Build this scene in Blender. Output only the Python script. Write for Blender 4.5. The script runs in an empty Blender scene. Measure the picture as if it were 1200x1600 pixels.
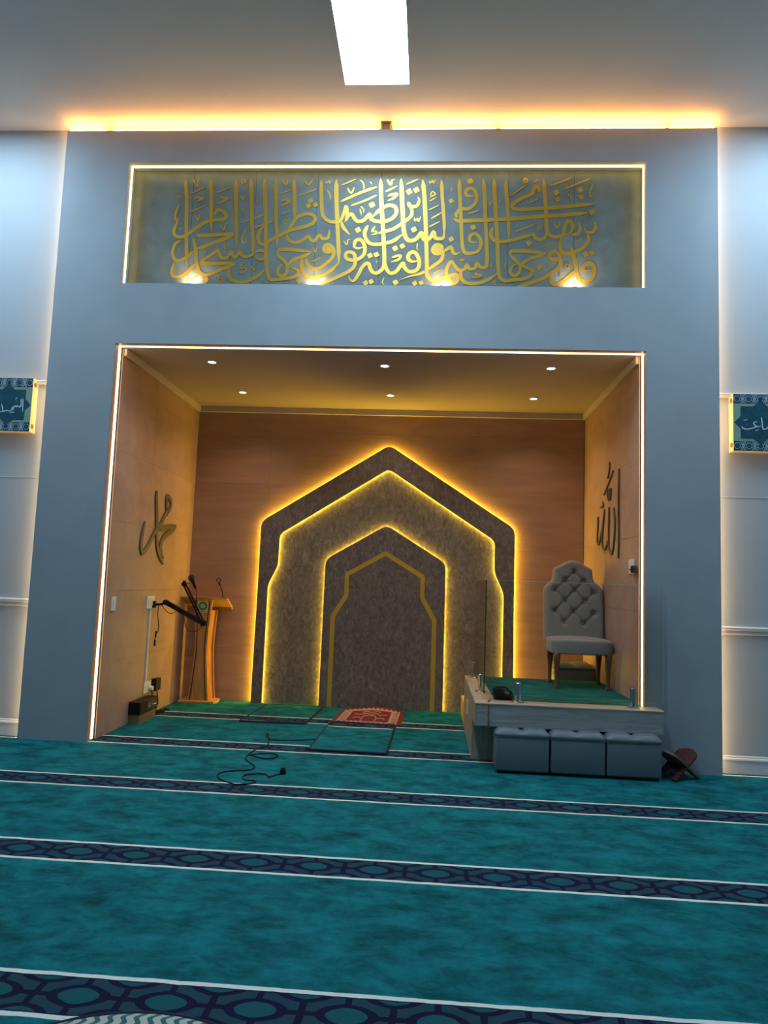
import bpy, bmesh, math, random
from mathutils import Vector, Matrix
random.seed(4)
SC = bpy.context.scene
COL = SC.collection
PI = math.pi

# ------------------------------------------------------------------ camera
cam_data = bpy.data.cameras.new('camera')
cam_data.sensor_fit = 'HORIZONTAL'
cam_data.sensor_width = 36.0
cam_data.lens = 36.0 * 1121.4 / 1200.0
cam_data.clip_start = 0.02
cam = bpy.data.objects.new('camera', cam_data)
COL.objects.link(cam)
_R = Vector((0.997363, 0.062750, 0.036462)).normalized()
_U = Vector((-0.030218, -0.097734, 0.994754))
_U = (_U - _R * _U.dot(_R)).normalized()
_B = _R.cross(_U)
cam.matrix_world = Matrix(((_R.x, _U.x, _B.x, 0.52736), (_R.y, _U.y, _B.y, -5.91759), (_R.z, _U.z, _B.z, 1.41409), (0, 0, 0, 1)))
SC.camera = cam

# ------------------------------------------------------------------ exposure, world, light levels
SC.view_settings.view_transform = 'Standard'
SC.view_settings.look = 'None'
SC.view_settings.gamma = 1.0
SC.view_settings.use_curve_mapping = False
SC.view_settings.exposure = 0.0
try:
    SC.cycles.use_denoising = True
    SC.cycles.max_bounces = 8
    SC.cycles.sample_clamp_indirect = 4.0
except Exception:
    pass
w = bpy.data.worlds.new('hall_ambient'); SC.world = w; w.use_nodes = True
w.node_tree.nodes['Background'].inputs[0].default_value = (0.55, 0.75, 1.0, 1)
w.node_tree.nodes['Background'].inputs[1].default_value = 0.05

COOL = (0.56, 0.80, 1.0)
WARM = (1.0, 0.50, 0.13)
GOLDL = (1.0, 0.66, 0.045)
E_PANEL = 32.0        # ceiling panel lights
E_COVE = 46.0         # warm strip above the facade
E_EDGE = 19.0          # warm strip behind the facade edges
E_NICHE = 7.5         # strip round the alcove mouth
E_RECESS = 9.0        # strip round the verse recess
E_ARCH = 74.0         # gold strips behind the arches
P_DOWN = 24.0          # downlight spots (W)
P_UP = 7.0            # uplights at the verse panel (W)

# ------------------------------------------------------------------ materials
_M = {}
def nm(name):
    m = bpy.data.materials.new(name); m.use_nodes = True
    nt = m.node_tree
    return m, nt, nt.nodes, nt.links, nt.nodes['Principled BSDF']

def mat(name, col, rough=0.6, metal=0.0, noise=None, bump=None, sheen=0.0, spec=None, emit=None, vscale=(1, 1, 1)):
    """noise=(scale, amount, detail); bump=(scale, strength)"""
    if name in _M: return _M[name]
    m, nt, N, L, P = nm(name)
    P.inputs['Base Color'].default_value = (*col, 1)
    P.inputs['Roughness'].default_value = rough
    P.inputs['Metallic'].default_value = metal
    if spec is not None: P.inputs['Specular IOR Level'].default_value = spec
    if sheen: P.inputs['Sheen Weight'].default_value = sheen
    if emit:
        P.inputs['Emission Color'].default_value = (*emit[0], 1)
        P.inputs['Emission Strength'].default_value = emit[1]
    g = N.new('ShaderNodeNewGeometry')
    mp = N.new('ShaderNodeVectorMath'); mp.operation = 'MULTIPLY'; mp.inputs[1].default_value = vscale
    L.new(g.outputs['Position'], mp.inputs[0])
    if noise:
        n = N.new('ShaderNodeTexNoise'); n.inputs['Scale'].default_value = noise[0]
        n.inputs['Detail'].default_value = noise[2] if len(noise) > 2 else 5
        L.new(mp.outputs[0], n.inputs['Vector'])
        r = N.new('ShaderNodeValToRGB'); a = noise[1]
        r.color_ramp.elements[0].position = 0.3; r.color_ramp.elements[1].position = 0.72
        r.color_ramp.elements[0].color = (*[max(0, c * (1 - a)) for c in col], 1)
        r.color_ramp.elements[1].color = (*[min(1, c * (1 + a)) for c in col], 1)
        L.new(n.outputs['Fac'], r.inputs[0]); L.new(r.outputs[0], P.inputs['Base Color'])
    if bump:
        n2 = N.new('ShaderNodeTexNoise'); n2.inputs['Scale'].default_value = bump[0]; n2.inputs['Detail'].default_value = 4
        L.new(mp.outputs[0], n2.inputs['Vector'])
        b = N.new('ShaderNodeBump'); b.inputs['Strength'].default_value = bump[1]; b.inputs['Distance'].default_value = 0.01
        L.new(n2.outputs['Fac'], b.inputs['Height']); L.new(b.outputs[0], P.inputs['Normal'])
    _M[name] = m
    return m

def emat(name, col, s):
    if name in _M: return _M[name]
    m, nt, N, L, P = nm(name)
    P.inputs['Base Color'].default_value = (0.6, 0.6, 0.6, 1)
    P.inputs['Emission Color'].default_value = (*col, 1)
    P.inputs['Emission Strength'].default_value = s
    _M[name] = m
    return m

def math_node(N, L, op, a, b=None, c=None):
    n = N.new('ShaderNodeMath'); n.operation = op
    for i, v in enumerate((a, b, c)):
        if v is None: continue
        if isinstance(v, (int, float)): n.inputs[i].default_value = v
        else: L.new(v, n.inputs[i])
    return n.outputs[0]

def carpet(name, phase, teal=(0.005, 0.114, 0.130), binding=None):
    """mosque carpet: teal pile with a woven border band every 1.2 m; phase moves the bands"""
    m, nt, N, L, P = nm(name)
    mk = lambda op, a, b=None, c=None: math_node(N, L, op, a, b, c)
    g = N.new('ShaderNodeNewGeometry')
    sx = N.new('ShaderNodeSeparateXYZ'); L.new(g.outputs['Position'], sx.inputs[0])
    wn = N.new('ShaderNodeTexNoise'); wn.inputs['Scale'].default_value = 9; wn.inputs['Detail'].default_value = 3
    L.new(g.outputs['Position'], wn.inputs['Vector'])
    wob = mk('MULTIPLY', mk('SUBTRACT', wn.outputs['Fac'], 0.5), 0.016)
    y = mk('ADD', sx.outputs['Y'], wob)
    x = mk('ADD', sx.outputs['X'], wob)
    t = mk('FLOORED_MODULO', mk('SUBTRACT', y, 0.024 + phase), 1.2)        # 0 at the near white line
    inband = mk('LESS_THAN', t, 0.262)
    white = mk('MAXIMUM', mk('LESS_THAN', t, 0.023), mk('MULTIPLY', mk('GREATER_THAN', t, 0.239), inband))
    v = mk('DIVIDE', mk('SUBTRACT', t, 0.131), 0.108)                       # -1..1 in the band
    PER = 0.30
    def cell(sh):
        return mk('SUBTRACT', mk('FLOORED_MODULO', mk('ADD', x, sh + PER / 2), PER), PER / 2)
    def ring(xx, vv, a, b, th):
        # pointed oval
        d = mk('POWER', mk('ADD', mk('POWER', mk('ABSOLUTE', mk('DIVIDE', xx, a)), 1.6), mk('POWER', mk('ABSOLUTE', mk('DIVIDE', vv, b)), 1.8)), 0.6)
        return mk('LESS_THAN', mk('ABSOLUTE', mk('SUBTRACT', d, 1.0)), th), d
    x0 = cell(0.0); x1 = cell(PER / 2)
    va = mk('ABSOLUTE', v)
    vo = mk('SUBTRACT', va, 1.15)
    r0, d0 = ring(x0, v, 0.088, 0.52, 0.2)
    r1, d1 = ring(x1, vo, 0.088, 0.52, 0.2)
    hb = mk('MULTIPLY', mk('LESS_THAN', va, 0.11), mk('GREATER_THAN', mk('ABSOLUTE', x0), 0.088))
    vb0 = mk('MULTIPLY', mk('LESS_THAN', mk('ABSOLUTE', x0), 0.012), mk('GREATER_THAN', va, 0.52))
    vb1 = mk('MULTIPLY', mk('LESS_THAN', mk('ABSOLUTE', x1), 0.012), mk('LESS_THAN', va, 0.63))
    rim = mk('GREATER_THAN', va, 0.94)
    navy = mk('MAXIMUM', mk('MAXIMUM', mk('MAXIMUM', r0, r1), mk('MAXIMUM', hb, vb0)), mk('MAXIMUM', vb1, rim))
    oval = mk('MAXIMUM', mk('LESS_THAN', d0, 0.85), mk('LESS_THAN', d1, 0.85))
    # mottled pile
    mp = N.new('ShaderNodeVectorMath'); mp.operation = 'MULTIPLY'; mp.inputs[1].default_value = (1.0, 1.6, 1)
    L.new(g.outputs['Position'], mp.inputs[0])
    n1 = N.new('ShaderNodeTexNoise'); n1.inputs['Scale'].default_value = 4.2; n1.inputs['Detail'].default_value = 12; n1.inputs['Roughness'].default_value = 0.74; n1.inputs['Distortion'].default_value = 0.25
    L.new(mp.outputs[0], n1.inputs['Vector'])
    rp = N.new('ShaderNodeValToRGB')
    e = rp.color_ramp.elements
    e[0].position = 0.34; e[0].color = (*[c * 0.42 for c in teal], 1)
    e[1].position = 0.68; e[1].color = (*[c * 2.0 for c in teal], 1)
    L.new(n1.outputs['Fac'], rp.inputs[0])
    def mix(f, a, b):
        n = N.new('ShaderNodeMix'); n.data_type = 'RGBA'
        L.new(f, n.inputs[0])
        for i, q in ((6, a), (7, b)):
            if isinstance(q, tuple): n.inputs[i].default_value = (*q, 1)
            else: L.new(q, n.inputs[i])
        return n.outputs[2]
    band = mix(oval, (0.018, 0.060, 0.085), (0.012, 0.095, 0.115))
    band = mix(navy, band, (0.010, 0.010, 0.040))
    col = mix(inband, rp.outputs[0], band)
    col = mix(white, col, (0.78, 0.80, 0.74))
    L.new(col, P.inputs['Base Color'])
    P.inputs['Roughness'].default_value = 0.95
    P.inputs['Specular IOR Level'].default_value = 0.1
    n3 = N.new('ShaderNodeTexNoise'); n3.inputs['Scale'].default_value = 140; n3.inputs['Detail'].default_value = 3
    L.new(g.outputs['Position'], n3.inputs['Vector'])
    b = N.new('ShaderNodeBump'); b.inputs['Strength'].default_value = 0.55; b.inputs['Distance'].default_value = 0.008
    L.new(n3.outputs['Fac'], b.inputs['Height']); L.new(b.outputs[0], P.inputs['Normal'])
    _M[name] = m
    return m

def marble(name, base, vein, scale=2.2):
    m, nt, N, L, P = nm(name)
    g = N.new('ShaderNodeNewGeometry')
    n1 = N.new('ShaderNodeTexNoise'); n1.inputs['Scale'].default_value = scale * 3; n1.inputs['Detail'].default_value = 12; n1.inputs['Roughness'].default_value = 0.72; n1.inputs['Distortion'].default_value = 1.4
    mp = N.new('ShaderNodeVectorMath'); mp.operation = 'MULTIPLY'; mp.inputs[1].default_value = (1.35, 1, 0.75)
    L.new(g.outputs['Position'], mp.inputs[0]); L.new(mp.outputs[0], n1.inputs['Vector'])
    r = N.new('ShaderNodeValToRGB'); e = r.color_ramp.elements
    e[0].position = 0.32; e[0].color = (*[c * 0.5 for c in base], 1)
    e[1].position = 0.70; e[1].color = (*vein, 1)
    k = e.new(0.5); k.color = (*base, 1)
    L.new(n1.outputs['Fac'], r.inputs[0])
    n2 = N.new('ShaderNodeTexNoise'); n2.inputs['Scale'].default_value = scale; n2.inputs['Detail'].default_value = 8; n2.inputs['Distortion'].default_value = 2.5
    L.new(mp.outputs[0], n2.inputs['Vector'])
    a = math_node(N, L, 'ABSOLUTE', math_node(N, L, 'SUBTRACT', n2.outputs['Fac'], 0.5))
    f = math_node(N, L, 'LESS_THAN', a, 0.006)
    f = math_node(N, L, 'MULTIPLY', f, 0.55)
    mx = N.new('ShaderNodeMix'); mx.data_type = 'RGBA'
    L.new(f, mx.inputs[0]); L.new(r.outputs[0], mx.inputs[6]); mx.inputs[7].default_value = (*[c * 0.25 for c in base], 1)
    L.new(mx.outputs[2], P.inputs['Base Color'])
    P.inputs['Roughness'].default_value = 0.5
    _M[name] = m
    return m

def tile_mat(name, base, sx):
    """porcelain slab with faint horizontal travertine streaks"""
    m, nt, N, L, P = nm(name)
    g = N.new('ShaderNodeNewGeometry')
    mp = N.new('ShaderNodeVectorMath'); mp.operation = 'MULTIPLY'; mp.inputs[1].default_value = sx
    L.new(g.outputs['Position'], mp.inputs[0])
    n1 = N.new('ShaderNodeTexNoise'); n1.inputs['Scale'].default_value = 1.6; n1.inputs['Detail'].default_value = 9; n1.inputs['Roughness'].default_value = 0.62; n1.inputs['Distortion'].default_value = 0.6
    L.new(mp.outputs[0], n1.inputs['Vector'])
    r = N.new('ShaderNodeValToRGB'); e = r.color_ramp.elements
    e[0].position = 0.3; e[0].color = (*[c * 0.84 for c in base], 1)
    e[1].position = 0.72; e[1].color = (*[c * 1.14 for c in base], 1)
    L.new(n1.outputs['Fac'], r.inputs[0])
    oi = N.new('ShaderNodeObjectInfo')
    hv = N.new('ShaderNodeHueSaturation')
    v = math_node(N, L, 'ADD', math_node(N, L, 'MULTIPLY', oi.outputs['Random'], 0.08), 0.96)
    L.new(v, hv.inputs['Value']); L.new(r.outputs[0], hv.inputs['Color'])
    L.new(hv.outputs[0], P.inputs['Base Color'])
    P.inputs['Roughness'].default_value = 0.42
    P.inputs['Specular IOR Level'].default_value = 0.35
    _M[name] = m
    return m

def wood(name, base, ax='z', rough=0.4):
    m, nt, N, L, P = nm(name)
    g = N.new('ShaderNodeNewGeometry')
    sc = {'z': (22, 22, 1.5), 'x': (1.5, 22, 22), 'y': (22, 1.5, 22)}[ax]
    mp = N.new('ShaderNodeVectorMath'); mp.operation = 'MULTIPLY'; mp.inputs[1].default_value = sc
    L.new(g.outputs['Position'], mp.inputs[0])
    n1 = N.new('ShaderNodeTexNoise'); n1.inputs['Scale'].default_value = 2.2; n1.inputs['Detail'].default_value = 6; n1.inputs['Distortion'].default_value = 0.7
    L.new(mp.outputs[0], n1.inputs['Vector'])
    r = N.new('ShaderNodeValToRGB'); e = r.color_ramp.elements
    e[0].position = 0.3; e[0].color = (*[c * 0.68 for c in base], 1)
    e[1].position = 0.7; e[1].color = (*[c * 1.2 for c in base], 1)
    L.new(n1.outputs['Fac'], r.inputs[0]); L.new(r.outputs[0], P.inputs['Base Color'])
    P.inputs['Roughness'].default_value = rough
    _M[name] = m
    return m

def glass_mat():
    m, nt, N, L, P = nm('clear_glass')
    out = N['Material Output']; N.remove(P)
    tr = N.new('ShaderNodeBsdfTransparent'); tr.inputs[0].default_value = (0.965, 0.985, 0.98, 1)
    gl = N.new('ShaderNodeBsdfGlossy'); gl.inputs['Roughness'].default_value = 0.02
    fr = N.new('ShaderNodeFresnel'); fr.inputs[0].default_value = 1.45
    f = math_node(N, L, 'MULTIPLY', fr.outputs[0], 0.8)
    mx = N.new('ShaderNodeMixShader')
    L.new(f, mx.inputs[0]); L.new(tr.outputs[0], mx.inputs[1]); L.new(gl.outputs[0], mx.inputs[2]); L.new(mx.outputs[0], out.inputs[0])
    return m

FAC = mat('grey_plaster', (0.365, 0.405, 0.445), 0.75, noise=(3.0, 0.05, 8), bump=(60, 0.06))
WHITE = mat('white_paint', (0.49, 0.535, 0.58), 0.7, bump=(80, 0.05))
GLOSS_WHITE = mat('white_gloss_paint', (0.74, 0.75, 0.76), 0.35)
CEIL = mat('glow_tinted_ceiling_paint', (0.86, 0.77, 0.71), 0.85, bump=(120, 0.08))  # warm tint in the colour stands in for warm light on the ceiling
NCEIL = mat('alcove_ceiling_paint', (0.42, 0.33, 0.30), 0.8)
CARPET = carpet('mosque_carpet', 0.0)
TILE_B = tile_mat('brown_travertine_tile', (0.38, 0.225, 0.17), (1.0, 1.0, 6.0))
TILE_S = tile_mat('beige_travertine_tile', (0.42, 0.265, 0.21), (2.0, 2.0, 2.6))
GROUT = mat('grout', (0.22, 0.17, 0.13), 0.9)
MARB = marble('charcoal_marble', (0.175, 0.147, 0.142), (0.30, 0.26, 0.25), 4.5)
BOARD = mat('teal_grey_microcement', (0.130, 0.165, 0.162), 0.55, noise=(7.0, 0.20, 10))
BRASS = mat('brushed_gold', (0.62, 0.38, 0.06), 0.40, 0.72)
INLAY = mat('gold_inlay', (0.62, 0.41, 0.045), 0.5, 0.15)
PEWTER = mat('pewter_letters', (0.11, 0.095, 0.08), 0.45, 0.35)
CHROME = mat('polished_steel', (0.62, 0.63, 0.65), 0.18, 1.0)
BLACK = mat('black_plastic', (0.008, 0.008, 0.009), 0.5, spec=0.2)
DARK = mat('dark_gap', (0.02, 0.02, 0.022), 0.9)
PLASTIC = mat('white_plastic', (0.72, 0.71, 0.68), 0.4)
SILVER = mat('grey_velvet', (0.225, 0.215, 0.205), 0.8, sheen=0.25, noise=(40, 0.08), bump=(260, 0.15))
LEATHER = mat('blue_grey_leatherette', (0.135, 0.17, 0.19), 0.42, noise=(12, 0.05), bump=(160, 0.12))
OAK = wood('warm_oak', (0.52, 0.27, 0.085), 'z', 0.38)
OAKX = wood('warm_oak_flat', (0.58, 0.30, 0.10), 'x', 0.38)
OAKD = wood('oak_shadow_line', (0.075, 0.035, 0.015), 'z', 0.5)
WALNUT = wood('walnut_leg', (0.15, 0.062, 0.028), 'z', 0.35)
CLAD = wood('pale_wood_cladding', (0.36, 0.355, 0.34), 'x', 0.5)
CLADY = wood('pale_wood_cladding_side', (0.36, 0.29, 0.22), 'y', 0.5)
REDWOOD = wood('carved_red_wood', (0.10, 0.022, 0.02), 'x', 0.45)
EDGEW = wood('pale_board_edge', (0.15, 0.11, 0.065), 'x', 0.5)
GLASS = glass_mat()
GLASSEDGE = mat('glass_edge', (0.015, 0.02, 0.02), 0.2)
GLASSRIM = mat('pale_glass_edge', (0.42, 0.52, 0.52), 0.25)
L_PANEL = emat('panel_diffuser', COOL, E_PANEL)
L_COVE = emat('cove_strip', (1.0, 0.44, 0.09), E_COVE)
L_EDGE = emat('edge_strip', (1.0, 0.62, 0.28), E_EDGE)
L_NICHE = emat('alcove_strip', (1.0, 0.64, 0.25), E_NICHE)
L_REC = emat('recess_strip', (1.0, 0.64, 0.17), E_RECESS)
L_ARCH = emat('arch_strip', GOLDL, E_ARCH)
L_SPOT = emat('downlight_lens', (1.0, 0.80, 0.52), 14.0)
L_TUBE = emat('yellow_tube', (1.0, 0.62, 0.02), 1.5)

# ------------------------------------------------------------------ mesh helpers
class MB:
    def __init__(s): s.v = []; s.f = []
    def add(s, vs, fs):
        o = len(s.v); s.v += [tuple(p) for p in vs]; s.f += [tuple(i + o for i in f) for f in fs]; return s
    def box(s, x0, x1, y0, y1, z0, z1):
        return s.add([(x0, y0, z0), (x1, y0, z0), (x1, y1, z0), (x0, y1, z0), (x0, y0, z1), (x1, y0, z1), (x1, y1, z1), (x0, y1, z1)],
                     [(0, 3, 2, 1), (4, 5, 6, 7), (0, 1, 5, 4), (1, 2, 6, 5), (2, 3, 7, 6), (3, 0, 4, 7)])
    def prism(s, pts, a, b, ax='y'):
        """polygon pts extruded along ax from a to b; ax y: (x,z), x: (y,z), z: (x,y)"""
        n = len(pts)
        def P(p, t): return {'y': (p[0], t, p[1]), 'x': (t, p[0], p[1]), 'z': (p[0], p[1], t)}[ax]
        return s.add([P(p, a) for p in pts] + [P(p, b) for p in pts],
                     [tuple(range(n)), tuple(range(2 * n - 1, n - 1, -1))] + [(i, i + n, (i + 1) % n + n, (i + 1) % n) for i in range(n)])
    def strip(s, A, B, y0, y1, closed=False, ax='y'):
        """solid between two matching outlines A and B (lists of 2-D points)"""
        n = len(A)
        def P(p, t): return (p[0], t, p[1]) if ax == 'y' else ((t, p[0], p[1]) if ax == 'x' else (p[0], p[1], t))
        vs = [P(p, y0) for p in A] + [P(p, y0) for p in B] + [P(p, y1) for p in A] + [P(p, y1) for p in B]
        fs = []
        m = n if closed else n - 1
        for i in range(m):
            j = (i + 1) % n
            fs += [(i, j, n + j, n + i), (2 * n + i, 3 * n + i, 3 * n + j, 2 * n + j), (i, 2 * n + i, 2 * n + j, j), (n + i, n + j, 3 * n + j, 3 * n + i)]
        if not closed:
            fs += [(0, n, 3 * n, 2 * n), (n - 1, 3 * n - 1, 4 * n - 1, 2 * n - 1)]
        return s.add(vs, fs)
    def ribbon(s, pts, y0, y1):
        n = len(pts)
        return s.add([(p[0], y0, p[1]) for p in pts] + [(p[0], y1, p[1]) for p in pts], [(i, i + 1, n + i + 1, n + i) for i in range(n - 1)])
    def tube(s, pts, r, n=8, rr=None):
        pts = [Vector(p) for p in pts]; rings = []
        up = Vector((0.12, 0.31, 0.94)).normalized()
        for i, p in enumerate(pts):
            d = (pts[min(i + 1, len(pts) - 1)] - pts[max(i - 1, 0)])
            if d.length < 1e-9: d = Vector((0, 0, 1))
            d.normalize()
            a = d.cross(up)
            if a.length < 0.05: a = d.cross(Vector((1, 0, 0)))
            a.normalize(); b = d.cross(a); q = rr[i] if rr else r
            rings.append([p + (a * math.cos(2 * PI * k / n) + b * math.sin(2 * PI * k / n)) * q for k in range(n)])
        vs = [p for rg in rings for p in rg]
        fs = [(i * n + k, i * n + (k + 1) % n, (i + 1) * n + (k + 1) % n, (i + 1) * n + k) for i in range(len(pts) - 1) for k in range(n)]
        fs += [tuple(range(n))[::-1], tuple((len(pts) - 1) * n + k for k in range(n))]
        return s.add(vs, fs)
    def lathe(s, prof, c=(0, 0, 0), n=20, axis='z'):
        vs = []; m = len(prof)
        for r, h in prof:
            for k in range(n):
                a = 2 * PI * k / n; u, v = r * math.cos(a), r * math.sin(a)
                q = {'z': (u, v, h), 'y': (u, h, v), 'x': (h, u, v)}[axis]
                vs.append((c[0] + q[0], c[1] + q[1], c[2] + q[2]))
        fs = [(i * n + k, i * n + (k + 1) % n, (i + 1) * n + (k + 1) % n, (i + 1) * n + k) for i in range(m - 1) for k in range(n)]
        fs += [tuple(range(n))[::-1], tuple((m - 1) * n + k for k in range(n))]
        return s.add(vs, fs)
    def grid(s, fn, nu, nv, closed_u=False):
        vs = [fn(i / (nu if closed_u else nu - 1), j / (nv - 1)) for j in range(nv) for i in range(nu)]
        fs = []
        for j in range(nv - 1):
            for i in range(nu if closed_u else nu - 1):
                k = (i + 1) % nu
                fs.append((j * nu + i, j * nu + k, (j + 1) * nu + k, (j + 1) * nu + i))
        return s.add(vs, fs)
    def build(s, name, material, parent=None, smooth=False, bevel=0, seg=2, fix=True, origin=None):
        me = bpy.data.meshes.new(name)
        vs = s.v
        if origin: vs = [(p[0] - origin[0], p[1] - origin[1], p[2] - origin[2]) for p in vs]
        me.from_pydata(vs, [], s.f); me.update()
        if fix or bevel:
            bm = bmesh.new(); bm.from_mesh(me)
            bmesh.ops.remove_doubles(bm, verts=bm.verts, dist=1e-6)
            if bevel:
                ed = [e for e in bm.edges if len(e.link_faces) == 2 and e.calc_face_angle(0) > 0.5]
                bmesh.ops.bevel(bm, geom=ed, offset=bevel, segments=seg, profile=0.5, affect='EDGES')
            bmesh.ops.recalc_face_normals(bm, faces=bm.faces)
            bm.to_mesh(me); bm.free()
        if smooth:
            for p in me.polygons: p.use_smooth = True
        me.materials.append(material)
        o = bpy.data.objects.new(name, me); COL.objects.link(o)
        if origin: o.location = origin
        if parent:
            o.parent = parent
            o.matrix_parent_inverse = parent.matrix_basis.inverted()
        return o

def thing(name, label, cat, loc=(0, 0, 0), group=None):
    o = bpy.data.objects.new(name, None); COL.objects.link(o)
    o.empty_display_size = 0.1; o.location = loc
    o['label'] = label; o['category'] = cat
    if group: o['group'] = group
    return o
def tag(o, label, cat, group=None):
    o['label'] = label; o['category'] = cat
    if group: o['group'] = group
    return o
def struct(o): o['kind'] = 'structure'; return o
def box(name, m, x0, x1, y0, y1, z0, z1, parent=None, bevel=0, seg=2):
    return MB().box(x0, x1, y0, y1, z0, z1).build(name, m, parent, bevel=bevel, seg=seg, origin=((x0 + x1) / 2, (y0 + y1) / 2, z0))
def put(o, parent):
    o.parent = parent; o.matrix_parent_inverse = parent.matrix_basis.inverted(); return o
def copy_tree(o, loc, label=None):
    c = o.copy(); COL.objects.link(c); c.location = loc
    if label: c['label'] = label
    for ch in o.children:
        d = ch.copy(); COL.objects.link(d); d.parent = c; d.matrix_parent_inverse = ch.matrix_parent_inverse.copy()
        for g in ch.children:
            e = g.copy(); COL.objects.link(e); e.parent = d; e.matrix_parent_inverse = g.matrix_parent_inverse.copy()
    return c
def spot(name, loc, target, watt, col, size, blend=0.6, radius=0.03, parent=None):
    d = bpy.data.lights.new(name, 'SPOT'); d.energy = watt; d.color = col; d.spot_size = math.radians(size); d.spot_blend = blend; d.shadow_soft_size = radius
    o = bpy.data.objects.new(name, d); COL.objects.link(o); o.location = loc
    o.rotation_euler = (Vector(target) - Vector(loc)).to_track_quat('-Z', 'Y').to_euler()
    if parent: put(o, parent)
    return o
def spline(pts, n=6):
    P = [Vector((*p, 0)[:3]) if len(p) == 2 else Vector(p) for p in pts]
    if len(P) < 3: return P
    out = []
    for i in range(len(P) - 1):
        a, b, c, d = P[max(i - 1, 0)], P[i], P[i + 1], P[min(i + 2, len(P) - 1)]
        for k in range(n):
            t = k / n
            out.append(0.5 * ((2 * b) + (c - a) * t + (2 * a - 5 * b + 4 * c - d) * t * t + (3 * b - a - 3 * c + d) * t ** 3))
    out.append(P[-1]); return out

def pen(pts, wd, kind, to3, thick, closed=False):
    """calligraphic stroke: ribbon along pts (2-D), as a thin solid; to3(u, v, t) places it"""
    C = spline(pts, 5) if len(pts) > 2 else [Vector((*p, 0)) for p in pts]
    if len(pts) == 2:
        a, b = C; C = [a.lerp(b, k / 6) for k in range(7)]
    L = [0.0]
    for a, b in zip(C, C[1:]): L.append(L[-1] + (b - a).length)
    T = L[-1] or 1
    n = len(C); A = []; B = []
    for i, p in enumerate(C):
        d = C[min(i + 1, n - 1)] - C[max(i - 1, 0)]
        if closed and i in (0, n - 1): d = C[1] - C[n - 2]
        d.normalize(); nr = Vector((-d.y, d.x, 0))
        t = L[i] / T; s0 = L[i]; s1 = T - L[i]
        if closed: k = 1
        elif kind == 'a': k = min(1, 0.16 + s0 / (wd * 1.7)) * (1.0 - 0.12 * t) * min(1, 0.22 + s1 / (wd * 4.0))
        elif kind == 'f': k = min(1, 0.7 + s0 / (wd * 1.0)) * min(1, 0.7 + s1 / wd)
        elif kind == 'e': k = 0.12 + 0.95 * t
        else: k = min(1, 0.45 + s0 / (wd * 2.2)) * min(1, 0.30 + s1 / (wd * 3.2))
        h = wd * k / 2
        A.append(p + nr * h); B.append(p - nr * h)
    m = MB()
    vs = [to3(p.x, p.y, 0) for p in A] + [to3(p.x, p.y, 0) for p in B] + [to3(p.x, p.y, thick * (1 + 0.08 * i / n)) for i, p in enumerate(A)] + [to3(p.x, p.y, thick * (1 + 0.08 * i / n)) for i, p in enumerate(B)]
    fs = []
    for i in range(n - 1):
        j = i + 1
        fs += [(i, j, n + j, n + i), (2 * n + i, 3 * n + i, 3 * n + j, 2 * n + j), (i, 2 * n + i, 2 * n + j, j), (n + i, n + j, 3 * n + j, 3 * n + i)]
    fs += [(0, n, 3 * n, 2 * n), (n - 1, 3 * n - 1, 4 * n - 1, 2 * n - 1)]
    m.add(vs, fs)
    return m

def strokes(text, to3, thick, wide=1.0):
    out = []
    for ln in text.strip().split('\n'):
        t = ln.split(); k = t[0]; wd = float(t[1]) * wide
        if k == 'd':
            x, y = map(float, t[2].split(',')); h = wd / 2 * 1.05; a = 0.55
            ca, sa = math.cos(a), math.sin(a)
            q = [(x + h * (u * ca - v * sa), y + h * (u * sa + v * ca)) for u, v in ((-0.8, -0.8), (0.8, -0.8), (0.8, 0.8), (-0.8, 0.8))]
            m = MB().add([to3(*p, 0) for p in q] + [to3(*p, thick) for p in q], [(0, 1, 2, 3), (7, 6, 5, 4), (0, 4, 5, 1), (1, 5, 6, 2), (2, 6, 7, 3), (3, 7, 4, 0)])
        elif k == 'o':
            x, y = map(float, t[2].split(',')); r = float(t[3])
            m = pen([(x + r * 0.85 * math.cos(q * PI / 5), y + r * math.sin(q * PI / 5)) for q in range(11)], wd, 'f', to3, thick, True)
        else:
            m = pen([tuple(map(float, p.split(','))) for p in t[2:]], wd, k, to3, thick)
        out.append(m)
    return out

# ================================================================== STRUCTURE
CZ = 5.42; NB = 2.26; NW = 2.252; NH = 3.391
struct(box('floor', CARPET, -5.3, 5.3, -11.0, 2.5, -0.10, 0.0))
struct(box('ceiling', CEIL, -5.3, 5.3, -11.0, 0.4, CZ, CZ + 0.12))
struct(box('wall_left', WHITE, -5.45, -5.2, -11.0, 0.1, 0, CZ))
struct(box('wall_right', WHITE, 5.2, 5.45, -11.0, 0.1, 0, CZ))
struct(box('wall_back', WHITE, -5.45, 5.45, -11.2, -11.0, 0, CZ))
struct(box('wall_front_left', WHITE, -5.3, -2.785, 0.10, 0.26, 0, CZ))
struct(box('wall_front_right', WHITE, 2.785, 5.3, 0.10, 0.26, 0, CZ))
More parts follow.
